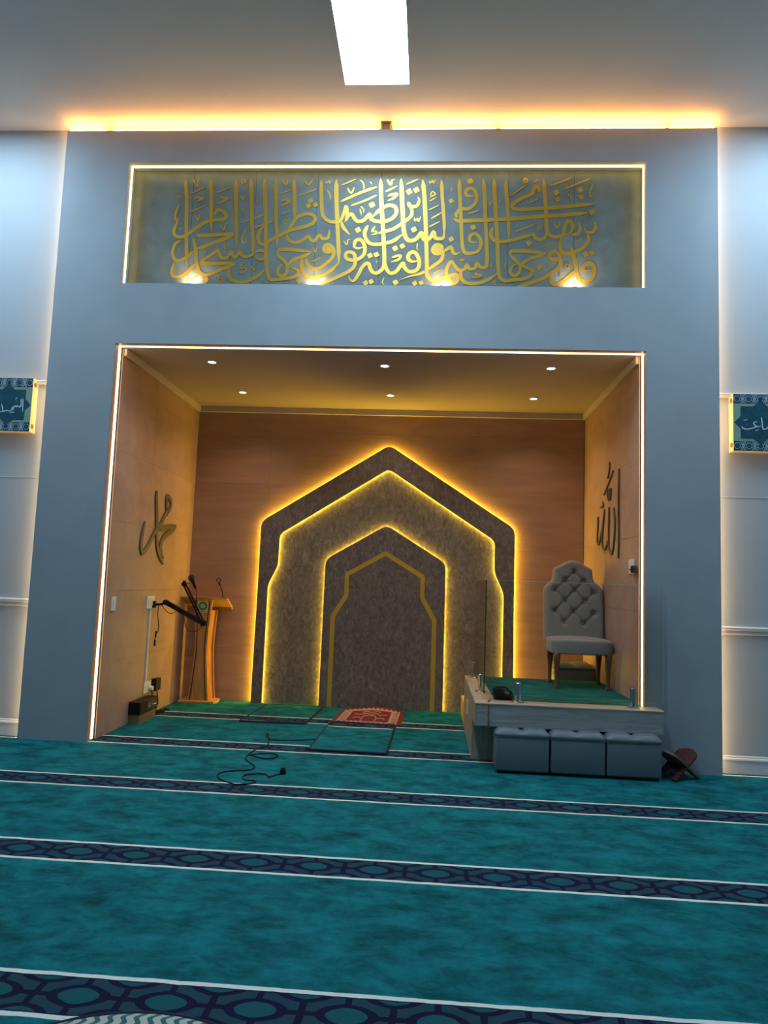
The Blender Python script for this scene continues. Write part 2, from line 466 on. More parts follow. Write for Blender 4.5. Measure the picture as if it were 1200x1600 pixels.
# facade: thin front plate overhanging a set-back core, with the alcove mouth and the verse recess
W = 2.852; WO = 2.262; RZ0, RZ1 = 3.934, 5.054; FT = 5.35
f = MB()
for (x0, x1, z0, z1) in ((-W, -WO, 0, NH), (WO, W, 0, NH), (-W, W, NH, RZ0), (-W, -WO, RZ0, RZ1), (WO, W, RZ0, RZ1), (-W, W, RZ1, FT)):
    f.box(x0, x1, 0.0, 0.03, z0, z1)
c = 2.78
for (x0, x1, z0, z1) in ((-c, -WO, 0, NH), (WO, c, 0, NH), (-c, c, NH, RZ0), (-c, -WO, RZ0, RZ1), (WO, c, RZ0, RZ1)):
    f.box(x0, x1, 0.03, 0.17, z0, z1)
f.box(-c, c, 0.03, 0.17, RZ1, 5.27)
f.box(-c, c, 0.17, 0.26, RZ0 - 0.1, CZ)
wall_front = struct(f.build('wall_front', FAC, fix=False))
m = MB()
m.box(-WO, -WO + 0.002, 0.001, 0.069, 0, NH).box(WO - 0.002, WO, 0.001, 0.069, 0, NH).box(-WO, WO, 0.001, 0.069, NH - 0.002, NH)
m.build('reveal_lining', TILE_B, wall_front, fix=False)
# alcove shell and its tiles
wb = struct(box('wall_niche_back', GROUT, -2.4, 2.4, NB + 0.008, NB + 0.15, 0, NH + 0.1))
wl = struct(box('wall_niche_left', GROUT, -2.40, -NW - 0.0, 0.17, NB + 0.008, 0, NH + 0.1))
wr = struct(box('wall_niche_right', GROUT, NW + 0.0, 2.40, 0.17, NB + 0.008, 0, NH + 0.1))
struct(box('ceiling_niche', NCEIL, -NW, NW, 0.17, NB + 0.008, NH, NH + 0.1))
def tiles(parent, m, axis, u0, u1, z1, tw, th, off, place):
    cache = {}
    g = 0.0008; r = 0; z = 0.0
    while z < z1 - 0.01:
        zz = min(z + th, z1); u = u0 - off
        while u < u1 - 0.005:
            a = max(u, u0); b = min(u + tw, u1)
            if b - a > 0.01:
                key = (round(b - a, 3), round(zz - z, 3))
                if key not in cache:
                    w2, h2 = key[0] / 2 - g, key[1] - 2 * g
                    mb = MB()
                    if axis == 'x': mb.box(-w2, w2, 0, 0.008, g, g + h2)
                    else: mb.box(0, 0.008, -w2, w2, g, g + h2)
                    o = mb.build('tile', m); cache[key] = o.data
                else:
                    o = bpy.data.objects.new('tile', cache[key]); COL.objects.link(o)
                o.location = place((a + b) / 2, z); put(o, parent)
            u += tw
        z += th; r += 1
tiles(wb, TILE_B, 'x', -NW + 0.008, NW - 0.008, NH, 1.2, 0.62, 0.32, lambda u, z: (u, NB, z))
tiles(wl, TILE_S, 'y', 0.13, NB, NH, 1.2, 0.62, 0.36, lambda u, z: (-NW, u, z))
tiles(wr, TILE_S, 'y', 0.13, NB, NH, 1.2, 0.62, 0.36, lambda u, z: (NW - 0.008, u, z))
# trims: alcove cornice, dado rails, baseboards, upper mouldings, wall seams
CORN = mat('cornice_paint', (0.52, 0.45, 0.42), 0.6)
q = NW - 0.008
struct(box('trim_1', CORN, -q, q, NB - 0.028, NB, 3.322, NH, bevel=0.004, seg=1))
struct(box('trim_2', CORN, -q, -q + 0.028, 0.14, NB - 0.028, 3.322, NH, bevel=0.004, seg=1))
struct(box('trim_3', CORN, q - 0.028, q, 0.14, NB - 0.028, 3.322, NH, bevel=0.004, seg=1))
def rail(name, x0, x1, prof, m):
    struct(MB().prism([(0.10 - d, z) for d, z in prof], x0, x1, 'x').build(name, m))
RAIL = [(0, 1.085), (0.012, 1.085), (0.018, 1.095), (0.012, 1.107), (0.014, 1.118), (0.030, 1.128), (0.032, 1.142), (0.022, 1.152), (0, 1.152)]
BASE = [(0, 0), (0.018, 0), (0.018, 0.098), (0.024, 0.104), (0.022, 0.116), (0.012, 0.124), (0.012, 0.132), (0, 0.138)]
MOUL = [(0, 3.035), (0.02, 3.035), (0.03, 3.045), (0.03, 3.062), (0.02, 3.07), (0, 3.07)]
SEAM = [(0, 2.196), (0.004, 2.198), (0.004, 2.206), (0, 2.208)]
for i, (x0, x1) in enumerate(((-5.2, -2.79), (2.79, 5.2))):
    rail('trim_%d' % (4 + i), x0, x1, RAIL, GLOSS_WHITE)
    rail(('baseboard_left', 'baseboard_right')[i], x0, x1, BASE, GLOSS_WHITE)
    rail('trim_%d' % (6 + i), x0, x1, MOUL, GLOSS_WHITE)
    rail('trim_%d' % (8 + i), x0, x1, SEAM, WHITE)

# ================================================================== LIGHT FITTINGS
def panel_light(loc, label, lx=0.272, ly=0.62, group=None):
    t = thing('ceiling_panel_light', label, 'ceiling light', loc, group)
    x, y, z = loc
    fr = MB()
    fr.box(x - lx, x + lx, y - ly, y - ly + 0.014, z - 0.022, z).box(x - lx, x + lx, y + ly - 0.014, y + ly, z - 0.022, z)
    fr.box(x - lx, x - lx + 0.014, y - ly + 0.014, y + ly - 0.014, z - 0.022, z).box(x + lx - 0.014, x + lx, y - ly + 0.014, y + ly - 0.014, z - 0.022, z)
    fr.build('frame', GLOSS_WHITE, t)
    MB().box(x - lx + 0.014, x + lx - 0.014, y - ly + 0.014, y + ly - 0.014, z - 0.016, z - 0.004).build('diffuser', L_PANEL, t)
    return t
panel_light((-0.013, -1.11, CZ), 'bright white rectangular panel light on the ceiling above the facade')
panel_light((-3.5, -1.11, CZ), 'white rectangular ceiling panel light to the left, beyond the picture edge')
panel_light((3.5, -1.11, CZ), 'white rectangular ceiling panel light to the right, beyond the picture edge')
panel_light((0.0, -3.9, CZ), 'white rectangular ceiling panel light over the hall floor, unseen, added to brighten the lower facade')  # unseen extra panel, added to lift the lower facade and walls

# warm strip along the top of the facade, in runs with small gaps
for x0, x1, lab in ((-2.83, -2.50, 'short warm light strip at the left end of the facade top'), (-2.43, -0.035, 'long warm light strip on the facade top, left of the centre bracket'),
                    (0.09, 0.98, 'warm light strip on the facade top, right of the centre bracket'), (1.03, 2.42, 'warm light strip on the facade top, towards its right end'), (2.46, 2.83, 'short warm light strip at the right end of the facade top')):
    tag(box('light_strip', L_COVE, x0, x1, 0.006, 0.028, FT + 0.0005, FT + 0.019), lab, 'light strip')
t = thing('cove_bracket', 'small grey bracket in the gap above the facade centre', 'bracket', (0.028, 0.03, FT))
box('bracket_body', mat('bracket_grey', (0.25, 0.22, 0.2), 0.5), -0.012, 0.068, 0.0, 0.07, FT, FT + 0.058, t, bevel=0.004)
box('bracket_lip', mat('bracket_grey', (0.25, 0.22, 0.2), 0.5), -0.02, 0.076, -0.006, 0.076, FT + 0.058, CZ, t)
# strips behind the facade edges
for sx, side in ((-1, 'left'), (1, 'right')):
    tag(box('light_strip', L_EDGE, sx * 2.792 - 0.006, sx * 2.792 + 0.006, 0.045, 0.075, 0.02, FT - 0.04), 'tall warm light strip hidden behind the %s edge of the facade' % side, 'light strip')
# strip round the alcove mouth
for sx, side in ((-1, 'left'), (1, 'right')):
    a, b = sorted((sx * WO, sx * (WO - 0.006)))
    tag(box('light_strip', L_NICHE, a, b, 0.070, 0.104, 0.012, NH - 0.006), 'tall warm light strip up the %s side of the alcove mouth' % side, 'light strip')
    a, b = sorted((sx * WO, sx * (WO - 0.008)))
    tag(box('light_strip', L_REC, a, b, 0.064, 0.080, RZ0, RZ1 - 0.008), 'short upright warm light strip at the %s end of the gold verse recess' % side, 'light strip')
tag(box('light_strip', L_NICHE, -WO, WO, 0.070, 0.094, NH - 0.006, NH), 'long warm light strip across the top of the alcove mouth', 'light strip')
tag(box('light_strip', L_REC, -WO, WO, 0.064, 0.080, RZ1 - 0.008, RZ1), 'long warm light strip along the top of the gold verse recess', 'light strip')
# downlights
DL = [(-1.555, 0.49, 'front left'), (0.057, 0.52, 'front middle'), (1.568, 0.51, 'front right'), (-1.545, 1.56, 'rear left'), (0.053, 1.57, 'rear middle'), (1.567, 1.59, 'rear right')]
proto = None
for x, y, lab in DL:
    lb = 'small round downlight in the alcove ceiling, %s of six' % lab
    if proto is None:
        t = thing('downlight', lb, 'downlight', (x, y, NH), 'alcove downlights')
        MB().lathe([(0.034, 0.0), (0.050, 0.0), (0.050, -0.006), (0.046, -0.010), (0.036, -0.010), (0.034, -0.004)], (x, y, NH), 24).build('trim_ring', GLOSS_WHITE, t, smooth=True)
        MB().lathe([(0.0005, -0.007), (0.035, -0.007), (0.035, -0.001), (0.0005, -0.001)], (x, y, NH), 20).build('lens', L_SPOT, t)
        proto = t
    else:
        copy_tree(proto, (x, y, NH), lb)
    spot('downlight_beam', (x, y, NH - 0.02), (x, y, 0), P_DOWN, (1.0, 0.74, 0.48), 125, 0.8, 0.03)
# uplights on the recess ledge
for x, lab in ((-1.67, 'leftmost'), (-0.553, 'second from left'), (0.555, 'third from left'), (1.687, 'rightmost')):
    t = thing('uplight', 'small glowing uplight on the verse ledge, %s of four' % lab, 'uplight', (x, 0.095, RZ0), 'verse uplights')
    MB().lathe([(0.026, 0), (0.028, 0.006), (0.028, 0.026), (0.024, 0.030)], (x, 0.075, RZ0), 16).build('body', CHROME, t, smooth=False)
    MB().lathe([(0.0005, 0.030), (0.022, 0.030), (0.020, 0.034), (0.0005, 0.035)], (x, 0.075, RZ0), 16).build('lens', L_SPOT, t)
    spot('uplight_beam', (x, 0.075, RZ0 + 0.048), (x, 0.125, RZ0 + 0.12), P_UP, (1.0, 0.70, 0.38), 165, 0.6, 0.03)

# ================================================================== VERSE PANEL
VERSE='''a 0.0319 -1.791,4.968 -1.766,4.805 -1.755,4.578 -1.743,4.39 -1.733,4.24 -1.737,4.158
a 0.0319 -1.555,4.972 -1.541,4.805 -1.532,4.654 -1.521,4.473
a 0.0319 -1.323,4.968 -1.315,4.805 -1.3,4.579 -1.288,4.43 -1.287,4.318
a 0.0319 -1.187,4.976 -1.174,4.805 -1.155,4.58 -1.137,4.393 -1.129,4.244
n 0.0284 -1.501,4.631 -1.478,4.68 -1.43,4.671 -1.393,4.632 -1.411,4.596 -1.454,4.59 -1.498,4.586 -1.556,4.578 -1.62,4.541 -1.683,4.495 -1.739,4.45 -1.789,4.427 -1.841,4.434 -1.864,4.472 -1.854,4.525 -1.828,4.577
n 0.0184 -1.828,4.736 -1.85,4.676 -1.862,4.623 -1.843,4.577 -1.823,4.608
f 0.0284 -1.647,4.439 -1.563,4.443 -1.417,4.45 -1.315,4.456
n 0.0319 -1.315,4.452 -1.386,4.414 -1.486,4.376 -1.593,4.335 -1.665,4.315
n 0.0298 -1.682,4.413 -1.668,4.368 -1.653,4.308 -1.645,4.241 -1.63,4.166 -1.608,4.107 -1.562,4.074 -1.497,4.086 -1.412,4.124 -1.292,4.169
f 0.0284 -1.605,4.185 -1.503,4.182 -1.401,4.182 -1.285,4.18
n 0.0241 -1.671,4.293 -1.726,4.248 -1.775,4.214 -1.826,4.206 -1.857,4.247 -1.862,4.307 -1.837,4.367 -1.787,4.397
n 0.0298 -1.645,4.181 -1.689,4.129 -1.744,4.076 -1.809,4.053 -1.85,4.068 -1.857,4.113 -1.84,4.195
n 0.027 -1.599,4.196 -1.536,4.242 -1.466,4.294 -1.452,4.309 -1.436,4.272 -1.412,4.235 -1.361,4.235 -1.328,4.295 -1.311,4.251 -1.281,4.243 -1.248,4.296 -1.231,4.259 -1.194,4.244 -1.144,4.259 -1.109,4.282
n 0.0241 -1.109,4.282 -1.082,4.3 -1.023,4.293 -1.017,4.245 -1.048,4.219 -1.092,4.23 -1.115,4.259
n 0.0284 -1.337,4.147 -1.338,4.087 -1.313,4.036 -1.261,4.014 -1.203,4.011 -1.139,4.03 -1.076,4.067 -1.008,4.131
n 0.0099 -1.741,4.828 -1.598,4.896
n 0.0099 -1.723,4.661 -1.58,4.725
n 0.0085 -1.502,4.839 -1.37,4.892
n 0.0128 -1.255,4.557 -1.034,4.64
n 0.0085 -1.471,4.737 -1.399,4.767
n 0.0099 -1.733,4.013 -1.62,4.063
n 0.0128 -1.685,4.638 -1.645,4.586 -1.64,4.631 -1.612,4.642
n 0.0128 -1.441,4.549 -1.405,4.493 -1.397,4.541 -1.368,4.553
n 0.0114 -1.721,4.976 -1.676,4.904 -1.669,4.965 -1.647,4.972
n 0.0114 -1.139,4.163 -1.104,4.119 -1.103,4.163 -1.082,4.171
n 0.0114 -1.27,4.82 -1.246,4.783 -1.22,4.828
n 0.0184 -1.695,4.797 -1.651,4.797 -1.613,4.79 -1.656,4.767 -1.677,4.744
n 0.0184 -1.467,4.798 -1.423,4.798 -1.385,4.786 -1.436,4.767 -1.471,4.737
o 0.0099 -1.836,4.801 0.0156
o 0.0099 -1.252,4.949 0.017
o 0.0099 -1.381,4.336 0.017
d 0.0184 -1.807,4.502
n 0.0071 -1.801,4.33 -1.803,4.3 -1.787,4.288
n 0.0085 -1.562,4.316 -1.564,4.286 -1.549,4.271
n 0.0114 -1.8,4.143 -1.788,4.124
n 0.0156 -1.202,4.512 -1.234,4.43 -1.237,4.393 -1.209,4.37 -1.196,4.408
n 0.0099 -1.251,4.73 -1.256,4.692 -1.232,4.662 -1.234,4.625
n 0.0128 -1.213,4.185 -1.239,4.14 -1.188,4.14 -1.187,4.111 -1.215,4.092 -1.251,4.092
d 0.0468 -1.537,4.03
n 0.0099 -1.445,4.068 -1.423,4.057 -1.427,4.012 -1.391,4.005 -1.401,4.064
n 0.0085 -1.39,4.73 -1.364,4.677
n 0.0099 -1.116,4.798 -1.12,4.745 -1.104,4.738
a 0.0319 -1.063,4.972 -1.051,4.806 -1.031,4.58 -1.016,4.357 -1.002,4.171 -0.983,4.076 -0.952,4.035 -0.881,4.04 -0.774,4.055 -0.718,4.085 -0.713,4.122 -0.764,4.144 -0.808,4.165
a 0.0298 -0.961,4.972 -0.949,4.806 -0.937,4.581 -0.919,4.446 -0.924,4.327
a 0.0312 -0.794,4.972 -0.782,4.806 -0.774,4.671 -0.77,4.566
n 0.0284 -0.824,4.48 -0.758,4.604 -0.687,4.641 -0.622,4.642 -0.585,4.604 -0.604,4.56 -0.668,4.529 -0.753,4.507 -0.824,4.484 -0.908,4.439 -0.985,4.394 -1.027,4.36 -1.071,4.371 -1.092,4.431 -1.077,4.49 -1.043,4.535
n 0.027 -0.837,4.462 -0.82,4.41 -0.761,4.38 -0.69,4.403 -0.642,4.44 -0.619,4.411 -0.582,4.396 -0.555,4.433 -0.535,4.448 -0.512,4.419 -0.462,4.426 -0.451,4.501
n 0.0298 -0.907,4.276 -0.894,4.309 -0.816,4.317 -0.714,4.307 -0.606,4.296
n 0.0284 -0.606,4.285 -0.669,4.255 -0.753,4.225 -0.795,4.188 -0.807,4.154
n 0.0255 -0.911,4.283 -0.891,4.246 -0.839,4.202 -0.815,4.158 -0.819,4.099 -0.861,4.069 -0.898,4.098 -0.886,4.15 -0.852,4.18
n 0.0284 -0.65,4.24 -0.637,4.189 -0.592,4.145 -0.535,4.142 -0.466,4.19 -0.411,4.25 -0.407,4.316 -0.445,4.36 -0.487,4.352 -0.492,4.308 -0.456,4.286 -0.42,4.294
d 0.0639 -0.451,4.319
n 0.0298 -0.689,4.225 -0.685,4.144 -0.646,4.079 -0.574,4.057 -0.489,4.08 -0.413,4.132 -0.359,4.191
n 0.0114 -0.899,4.968 -0.867,4.919 -0.848,4.972
n 0.0128 -0.703,4.964 -0.657,4.919 -0.623,4.972
n 0.0114 -0.921,4.828 -0.814,4.874
n 0.0114 -0.746,4.814 -0.576,4.881
n 0.0099 -0.897,4.641 -0.805,4.678
n 0.0142 -1.122,4.513 -1.037,4.55 -0.959,4.581
n 0.0199 -0.896,4.768 -0.86,4.776 -0.824,4.768 -0.865,4.738 -0.901,4.719
d 0.0468 -0.636,4.772
d 0.044 -0.651,4.724
d 0.044 -0.587,4.731
o 0.0099 -0.853,4.57 0.0184
n 0.0099 -1.112,4.798 -1.12,4.745 -1.102,4.742
n 0.0085 -0.507,4.949 -0.499,4.934 -0.478,4.957 -0.47,4.934 -0.457,4.964
n 0.0128 -0.489,4.87 -0.462,4.829 -0.456,4.776
n 0.0099 -0.594,4.344 -0.567,4.293 -0.558,4.345
n 0.0099 -0.598,4.204 -0.497,4.253
d 0.044 -0.701,4.023
n 0.0099 -1.146,4.163 -1.108,4.119 -1.103,4.163 -1.082,4.171
n 0.0071 -1.061,4.045 -1.037,4.016
n 0.0071 -1.024,4.031 -1.008,4.009
a 0.0341 -0.41,4.972 -0.403,4.806 -0.386,4.583 -0.366,4.36 -0.357,4.228 -0.362,4.169
a 0.0326 -0.012,4.975 -0.003,4.807 0.01,4.658 0.032,4.436 0.047,4.216 0.033,4.143 -0.022,4.102 -0.066,4.127 -0.089,4.186 -0.117,4.186 -0.151,4.149 -0.177,4.09 -0.217,4.031 -0.253,4.045 -0.262,4.082
a 0.0298 -0.547,4.968 -0.533,4.731 -0.514,4.627 -0.462,4.579 -0.397,4.571 -0.355,4.59 -0.329,4.657 -0.313,4.717 -0.301,4.672 -0.305,4.613 -0.318,4.568
n 0.027 -0.351,4.583 -0.33,4.523 -0.27,4.457
n 0.0284 -0.304,4.583 -0.292,4.628 -0.257,4.643 -0.234,4.606 -0.197,4.576 -0.148,4.591 -0.1,4.643 -0.084,4.599 -0.04,4.58 0.031,4.577 0.101,4.607 0.138,4.659 0.125,4.711 0.075,4.729 0.026,4.71 -0.029,4.666 -0.077,4.613
n 0.0284 -0.11,4.539 -0.136,4.48 -0.127,4.421 -0.089,4.377 -0.032,4.366 0.038,4.374 0.122,4.4 0.198,4.459
n 0.0255 -0.015,4.469 0.034,4.484 0.118,4.511 0.201,4.57 0.263,4.622 0.275,4.674 0.251,4.755
n 0.0213 -0.362,4.762 -0.207,4.837 -0.045,4.9
n 0.0156 -0.267,4.725 -0.147,4.77 -0.042,4.822
n 0.0114 -0.361,4.915 -0.234,4.972
n 0.0284 -0.226,4.332 -0.218,4.391 -0.176,4.41 -0.139,4.369 -0.129,4.303 -0.155,4.251 -0.211,4.222 -0.275,4.228 -0.298,4.258 -0.285,4.291 -0.235,4.288 -0.212,4.244 -0.216,4.17 -0.264,4.118 -0.375,4.059 -0.486,4.007 -0.542,3.988
n 0.0284 -0.223,4.339 -0.187,4.328 -0.145,4.34
d 0.0468 -0.197,4.498
d 0.0482 -0.082,4.732
d 0.044 -0.082,4.263
d 0.044 -0.025,4.271
d 0.0412 -0.111,4.014
d 0.0412 -0.062,4.025
d 0.044 0.139,4.33
d 0.0412 0.201,4.353
d 0.044 0.153,4.02
n 0.0142 -0.306,4.889 -0.272,4.84 -0.246,4.897
n 0.0114 -0.194,4.964 -0.164,4.927 -0.162,4.874
n 0.0156 -0.106,4.948 -0.091,4.925
n 0.017 0.045,4.968 0.079,4.919 0.088,4.96 0.113,4.971
n 0.0114 -0.181,4.717 -0.155,4.688 -0.157,4.658
n 0.0085 -0.187,4.695 -0.171,4.635
n 0.0114 -0.321,4.398 -0.291,4.361 -0.283,4.405 -0.258,4.413
n 0.0142 -0.046,4.532 -0.072,4.488 -0.037,4.484 -0.036,4.466 -0.075,4.454
n 0.0156 0.035,4.856 0.136,4.908
n 0.0213 0.058,4.815 0.093,4.829 0.139,4.833 0.108,4.796 0.056,4.77
n 0.0199 0.113,4.246 0.155,4.261 0.19,4.261 0.17,4.228 0.108,4.206
n 0.0099 0.05,4.063 0.037,4.019 0.055,3.997
n 0.0099 -0.013,4.219 -0.026,4.194
a 0.0341 0.169,4.975 0.188,4.733 0.207,4.511 0.234,4.423 0.277,4.401 0.326,4.423 0.366,4.475 0.382,4.424 0.411,4.409 0.445,4.431 0.472,4.483 0.487,4.431 0.522,4.421 0.557,4.432 0.569,4.513
n 0.0255 0.237,4.759 0.249,4.726 0.281,4.715 0.316,4.722 0.336,4.77 0.324,4.807
a 0.0326 0.361,4.968 0.381,4.808 0.398,4.586 0.412,4.365 0.421,4.182 0.427,4.088 0.464,4.045 0.513,4.038 0.581,4.068 0.623,4.082 0.678,4.097 0.693,4.047 0.666,4.018 0.624,4.046 0.594,4.104 0.6,4.162 0.633,4.213 0.669,4.177 0.719,4.141
a 0.0284 0.528,4.968 0.539,4.808 0.554,4.66 0.565,4.513 0.56,4.439
n 0.0284 0.557,4.315 0.545,4.351 0.503,4.366 0.469,4.329 0.484,4.289 0.526,4.285 0.555,4.307 0.555,4.249 0.529,4.212 0.453,4.154 0.412,4.124
d 0.0681 0.51,4.322
n 0.0298 0.047,4.216 0.068,4.143 0.104,4.103 0.153,4.118 0.193,4.173 0.214,4.195 0.229,4.152 0.272,4.119 0.328,4.131 0.355,4.182 0.345,4.248 0.309,4.295 0.267,4.284 0.254,4.24 0.29,4.211 0.339,4.218
e 0.0255 0.191,4.042 0.274,4.076 0.357,4.098 0.405,4.12
d 0.0482 0.245,4.856
d 0.0482 0.308,4.871
d 0.0454 0.298,4.504
d 0.0412 0.321,4.014
d 0.0383 0.377,4.019
n 0.0099 0.298,4.615 0.306,4.585 0.327,4.607 0.335,4.578 0.355,4.626
n 0.0085 0.418,4.956 0.43,4.934 0.447,4.96 0.458,4.934 0.475,4.968
n 0.0114 0.433,4.822 0.453,4.856 0.475,4.83 0.434,4.808 0.489,4.834
n 0.0099 0.428,4.767 0.49,4.804
n 0.0099 0.423,4.685 0.513,4.73
n 0.0114 0.447,4.608 0.55,4.671
n 0.0114 0.431,4.53 0.525,4.582
n 0.0085 0.334,4.379 0.329,4.335 0.34,4.313
n 0.0128 0.217,4.923 0.322,4.971
n 0.0114 0.476,4.103 0.558,4.144
a 0.0298 0.683,4.971 0.694,4.808 0.71,4.587 0.727,4.367 0.749,4.301 0.798,4.291 0.86,4.309 0.887,4.368 0.878,4.426 0.843,4.466 0.801,4.459 0.785,4.418 0.81,4.389 0.865,4.39
n 0.0326 0.647,4.608 0.679,4.587 0.749,4.587 0.958,4.595 1.166,4.607 1.373,4.626 1.566,4.639 1.799,4.663
n 0.0284 0.678,4.616 0.663,4.645 0.704,4.697 0.767,4.697 0.829,4.749 0.841,4.816 0.812,4.878 0.769,4.886 0.742,4.852 0.761,4.819 0.813,4.815
a 0.0298 0.894,4.975 0.911,4.808 0.923,4.587 0.939,4.368 0.946,4.223 0.933,4.165 0.891,4.164 0.856,4.2 0.843,4.157 0.795,4.149 0.773,4.185 0.753,4.149 0.705,4.134 0.669,4.163 0.633,4.213
a 0.0326 0.988,4.975 0.999,4.808 1.017,4.588 1.032,4.369 1.044,4.151 1.059,4.072 1.101,4.043 1.177,4.051 1.28,4.067 1.327,4.103 1.333,4.139 1.285,4.16 1.236,4.182
a 0.0298 1.09,4.967 1.103,4.808 1.122,4.588 1.129,4.406
n 0.0298 0.726,4.141 0.72,4.076 0.763,4.026 0.833,4.016 0.915,4.034 0.984,4.071 1.031,4.108
n 0.0298 1.145,4.275 1.151,4.31 1.213,4.315 1.31,4.309 1.447,4.299
n 0.027 1.447,4.291 1.366,4.262 1.29,4.233 1.25,4.189 1.299,4.16 1.34,4.139
n 0.0255 1.145,4.275 1.187,4.232 1.229,4.182 1.224,4.124 1.183,4.087 1.148,4.123 1.161,4.174 1.202,4.196
n 0.0284 0.987,4.529 0.971,4.47 0.99,4.419 1.046,4.398 1.135,4.406 1.239,4.435 1.362,4.472
n 0.027 0.561,4.3 0.609,4.337 0.63,4.344 0.645,4.301 0.673,4.283 0.714,4.301
d 0.0482 0.782,4.953
d 0.0454 0.817,4.528
d 0.0497 1.302,4.385
d 0.0426 0.628,4.418
d 0.0397 0.618,4.771
n 0.0114 0.768,4.646 0.872,4.686
n 0.0114 1.179,4.482 1.361,4.563
n 0.0099 0.968,4.771 0.958,4.735 0.973,4.724
n 0.0085 1.055,4.801 1.045,4.757 1.059,4.742
n 0.0085 0.987,4.209 0.978,4.165 0.99,4.158
n 0.0099 1.112,4.217 1.099,4.173 1.114,4.159
n 0.0099 1.025,4.064 1.012,4.014 1.033,4
n 0.0142 0.865,4.121 0.845,4.099 0.893,4.096 0.887,4.078 0.811,4.07
n 0.0071 1.202,4.566 1.199,4.537
n 0.0085 0.702,4.236 0.717,4.221 0.727,4.236 0.737,4.221 0.747,4.247
n 0.0099 1.134,4.816 1.265,4.912
o 0.0128 1.264,4.96 0.0177
n 0.0085 0.621,4.897 0.616,4.852
n 0.0298 1.377,4.846 1.38,4.882 1.355,4.905 1.335,4.871 1.315,4.831 1.232,4.794 1.164,4.746 1.154,4.709 1.206,4.692 1.372,4.699 1.565,4.714 1.771,4.736 1.853,4.744
a 0.0312 1.42,4.975 1.428,4.882 1.445,4.699 1.454,4.516 1.486,4.458 1.541,4.444 1.596,4.466 1.609,4.532 1.629,4.583 1.663,4.583 1.676,4.525 1.651,4.477 1.603,4.459
n 0.0255 1.664,4.467 1.719,4.474 1.739,4.518 1.728,4.583
n 0.0284 1.341,4.48 1.356,4.436 1.397,4.418 1.438,4.436 1.451,4.487
n 0.0255 1.862,4.58 1.869,4.525 1.842,4.486 1.794,4.489 1.777,4.525
n 0.027 1.801,4.474 1.812,4.417 1.782,4.366 1.721,4.322 1.659,4.3 1.598,4.3 1.57,4.343 1.569,4.401 1.582,4.444
a 0.0326 1.666,4.369 1.68,4.3 1.701,4.221 1.716,4.121 1.744,4.057 1.791,4.046 1.845,4.072 1.865,4.136 1.851,4.194 1.81,4.211 1.773,4.179 1.777,4.143 1.818,4.14 1.858,4.151
n 0.0312 1.702,4.142 1.655,4.092 1.588,4.034 1.527,4.015 1.492,4.047 1.498,4.097
n 0.0298 1.565,4.235 1.564,4.285 1.523,4.314 1.485,4.292 1.486,4.252 1.53,4.242 1.568,4.242 1.572,4.191 1.532,4.141 1.451,4.083 1.342,4.031 1.205,3.99
d 0.0482 1.532,4.849
d 0.0482 1.544,4.787
d 0.0454 1.739,4.872
d 0.0454 1.746,4.809
d 0.0511 1.84,4.671
d 0.0454 1.789,4.29
d 0.0454 1.84,4.301
d 0.0497 1.394,4.168
n 0.0128 1.48,4.905 1.659,4.982
n 0.0128 1.591,4.875 1.827,4.978
n 0.0114 1.626,4.838 1.661,4.802 1.658,4.765
n 0.0128 1.845,4.919 1.818,4.846 1.825,4.809 1.846,4.817
n 0.0128 1.512,4.575 1.544,4.524 1.567,4.586
n 0.0085 1.786,4.627 1.779,4.59 1.797,4.58
n 0.0085 1.699,4.398 1.767,4.431
n 0.0099 1.409,4.349 1.514,4.401
n 0.0085 1.853,4.417 1.853,4.381 1.863,4.37
n 0.0071 1.632,4.416 1.63,4.387
o 0.0114 1.634,4.181 0.0184
o 0.0099 1.396,4.527 0.0156
n 0.0099 1.576,4.127 1.57,4.091 1.584,4.084
n 0.0085 1.469,4.198 1.47,4.162 1.48,4.158
n 0.0099 1.282,4.743 1.392,4.794
n 0.0099 1.327,4.956 1.348,4.941 1.361,4.964 1.382,4.949
n 0.0071 1.683,4.049 1.693,4.013'''
WORD_LEFT='''n .06 1.090,2.232 1.096,2.156 1.130,2.006 1.155,1.867 1.187,1.727 1.252,1.616 1.388,1.506
n .05 1.393,2.055 1.379,2.136 1.382,2.207 1.448,2.203 1.507,2.150 1.470,2.081 1.382,2.031 1.300,1.953 1.234,1.890 1.150,1.849 1.073,1.782 1.000,1.705 0.914,1.635 0.838,1.599 0.791,1.651 0.794,1.731 0.819,1.825 0.847,1.903
n .055 1.195,1.853 1.408,1.886 1.692,1.929
n .055 1.692,1.929 1.591,1.870 1.421,1.811 1.321,1.752 1.287,1.681 1.329,1.619 1.386,1.564
n .02 1.396,2.038 1.425,2.011'''
WORD_RIGHT='''n .045 0.741,2.520 0.746,2.357 0.747,2.135 0.737,1.914 0.752,1.696
n .035 0.920,2.176 0.882,2.036 0.899,1.888 0.985,1.757 1.093,1.807 1.112,1.939 1.100,2.093 1.097,2.202
n .035 1.141,1.879 1.250,1.799 1.367,1.861 1.339,2.035 1.278,2.197
n .03 1.309,2.128 1.388,1.998 1.504,1.868 1.575,1.905 1.555,2.052 1.548,2.150
n .018 1.171,2.391 1.153,2.302 1.105,2.273 1.092,2.380 1.058,2.267 1.021,2.379
n .02 1.316,2.345 1.140,2.426 0.944,2.537
n .02 1.083,2.645 1.097,2.561 1.158,2.491
n .03 1.364,2.286 1.329,2.242 1.464,2.232'''
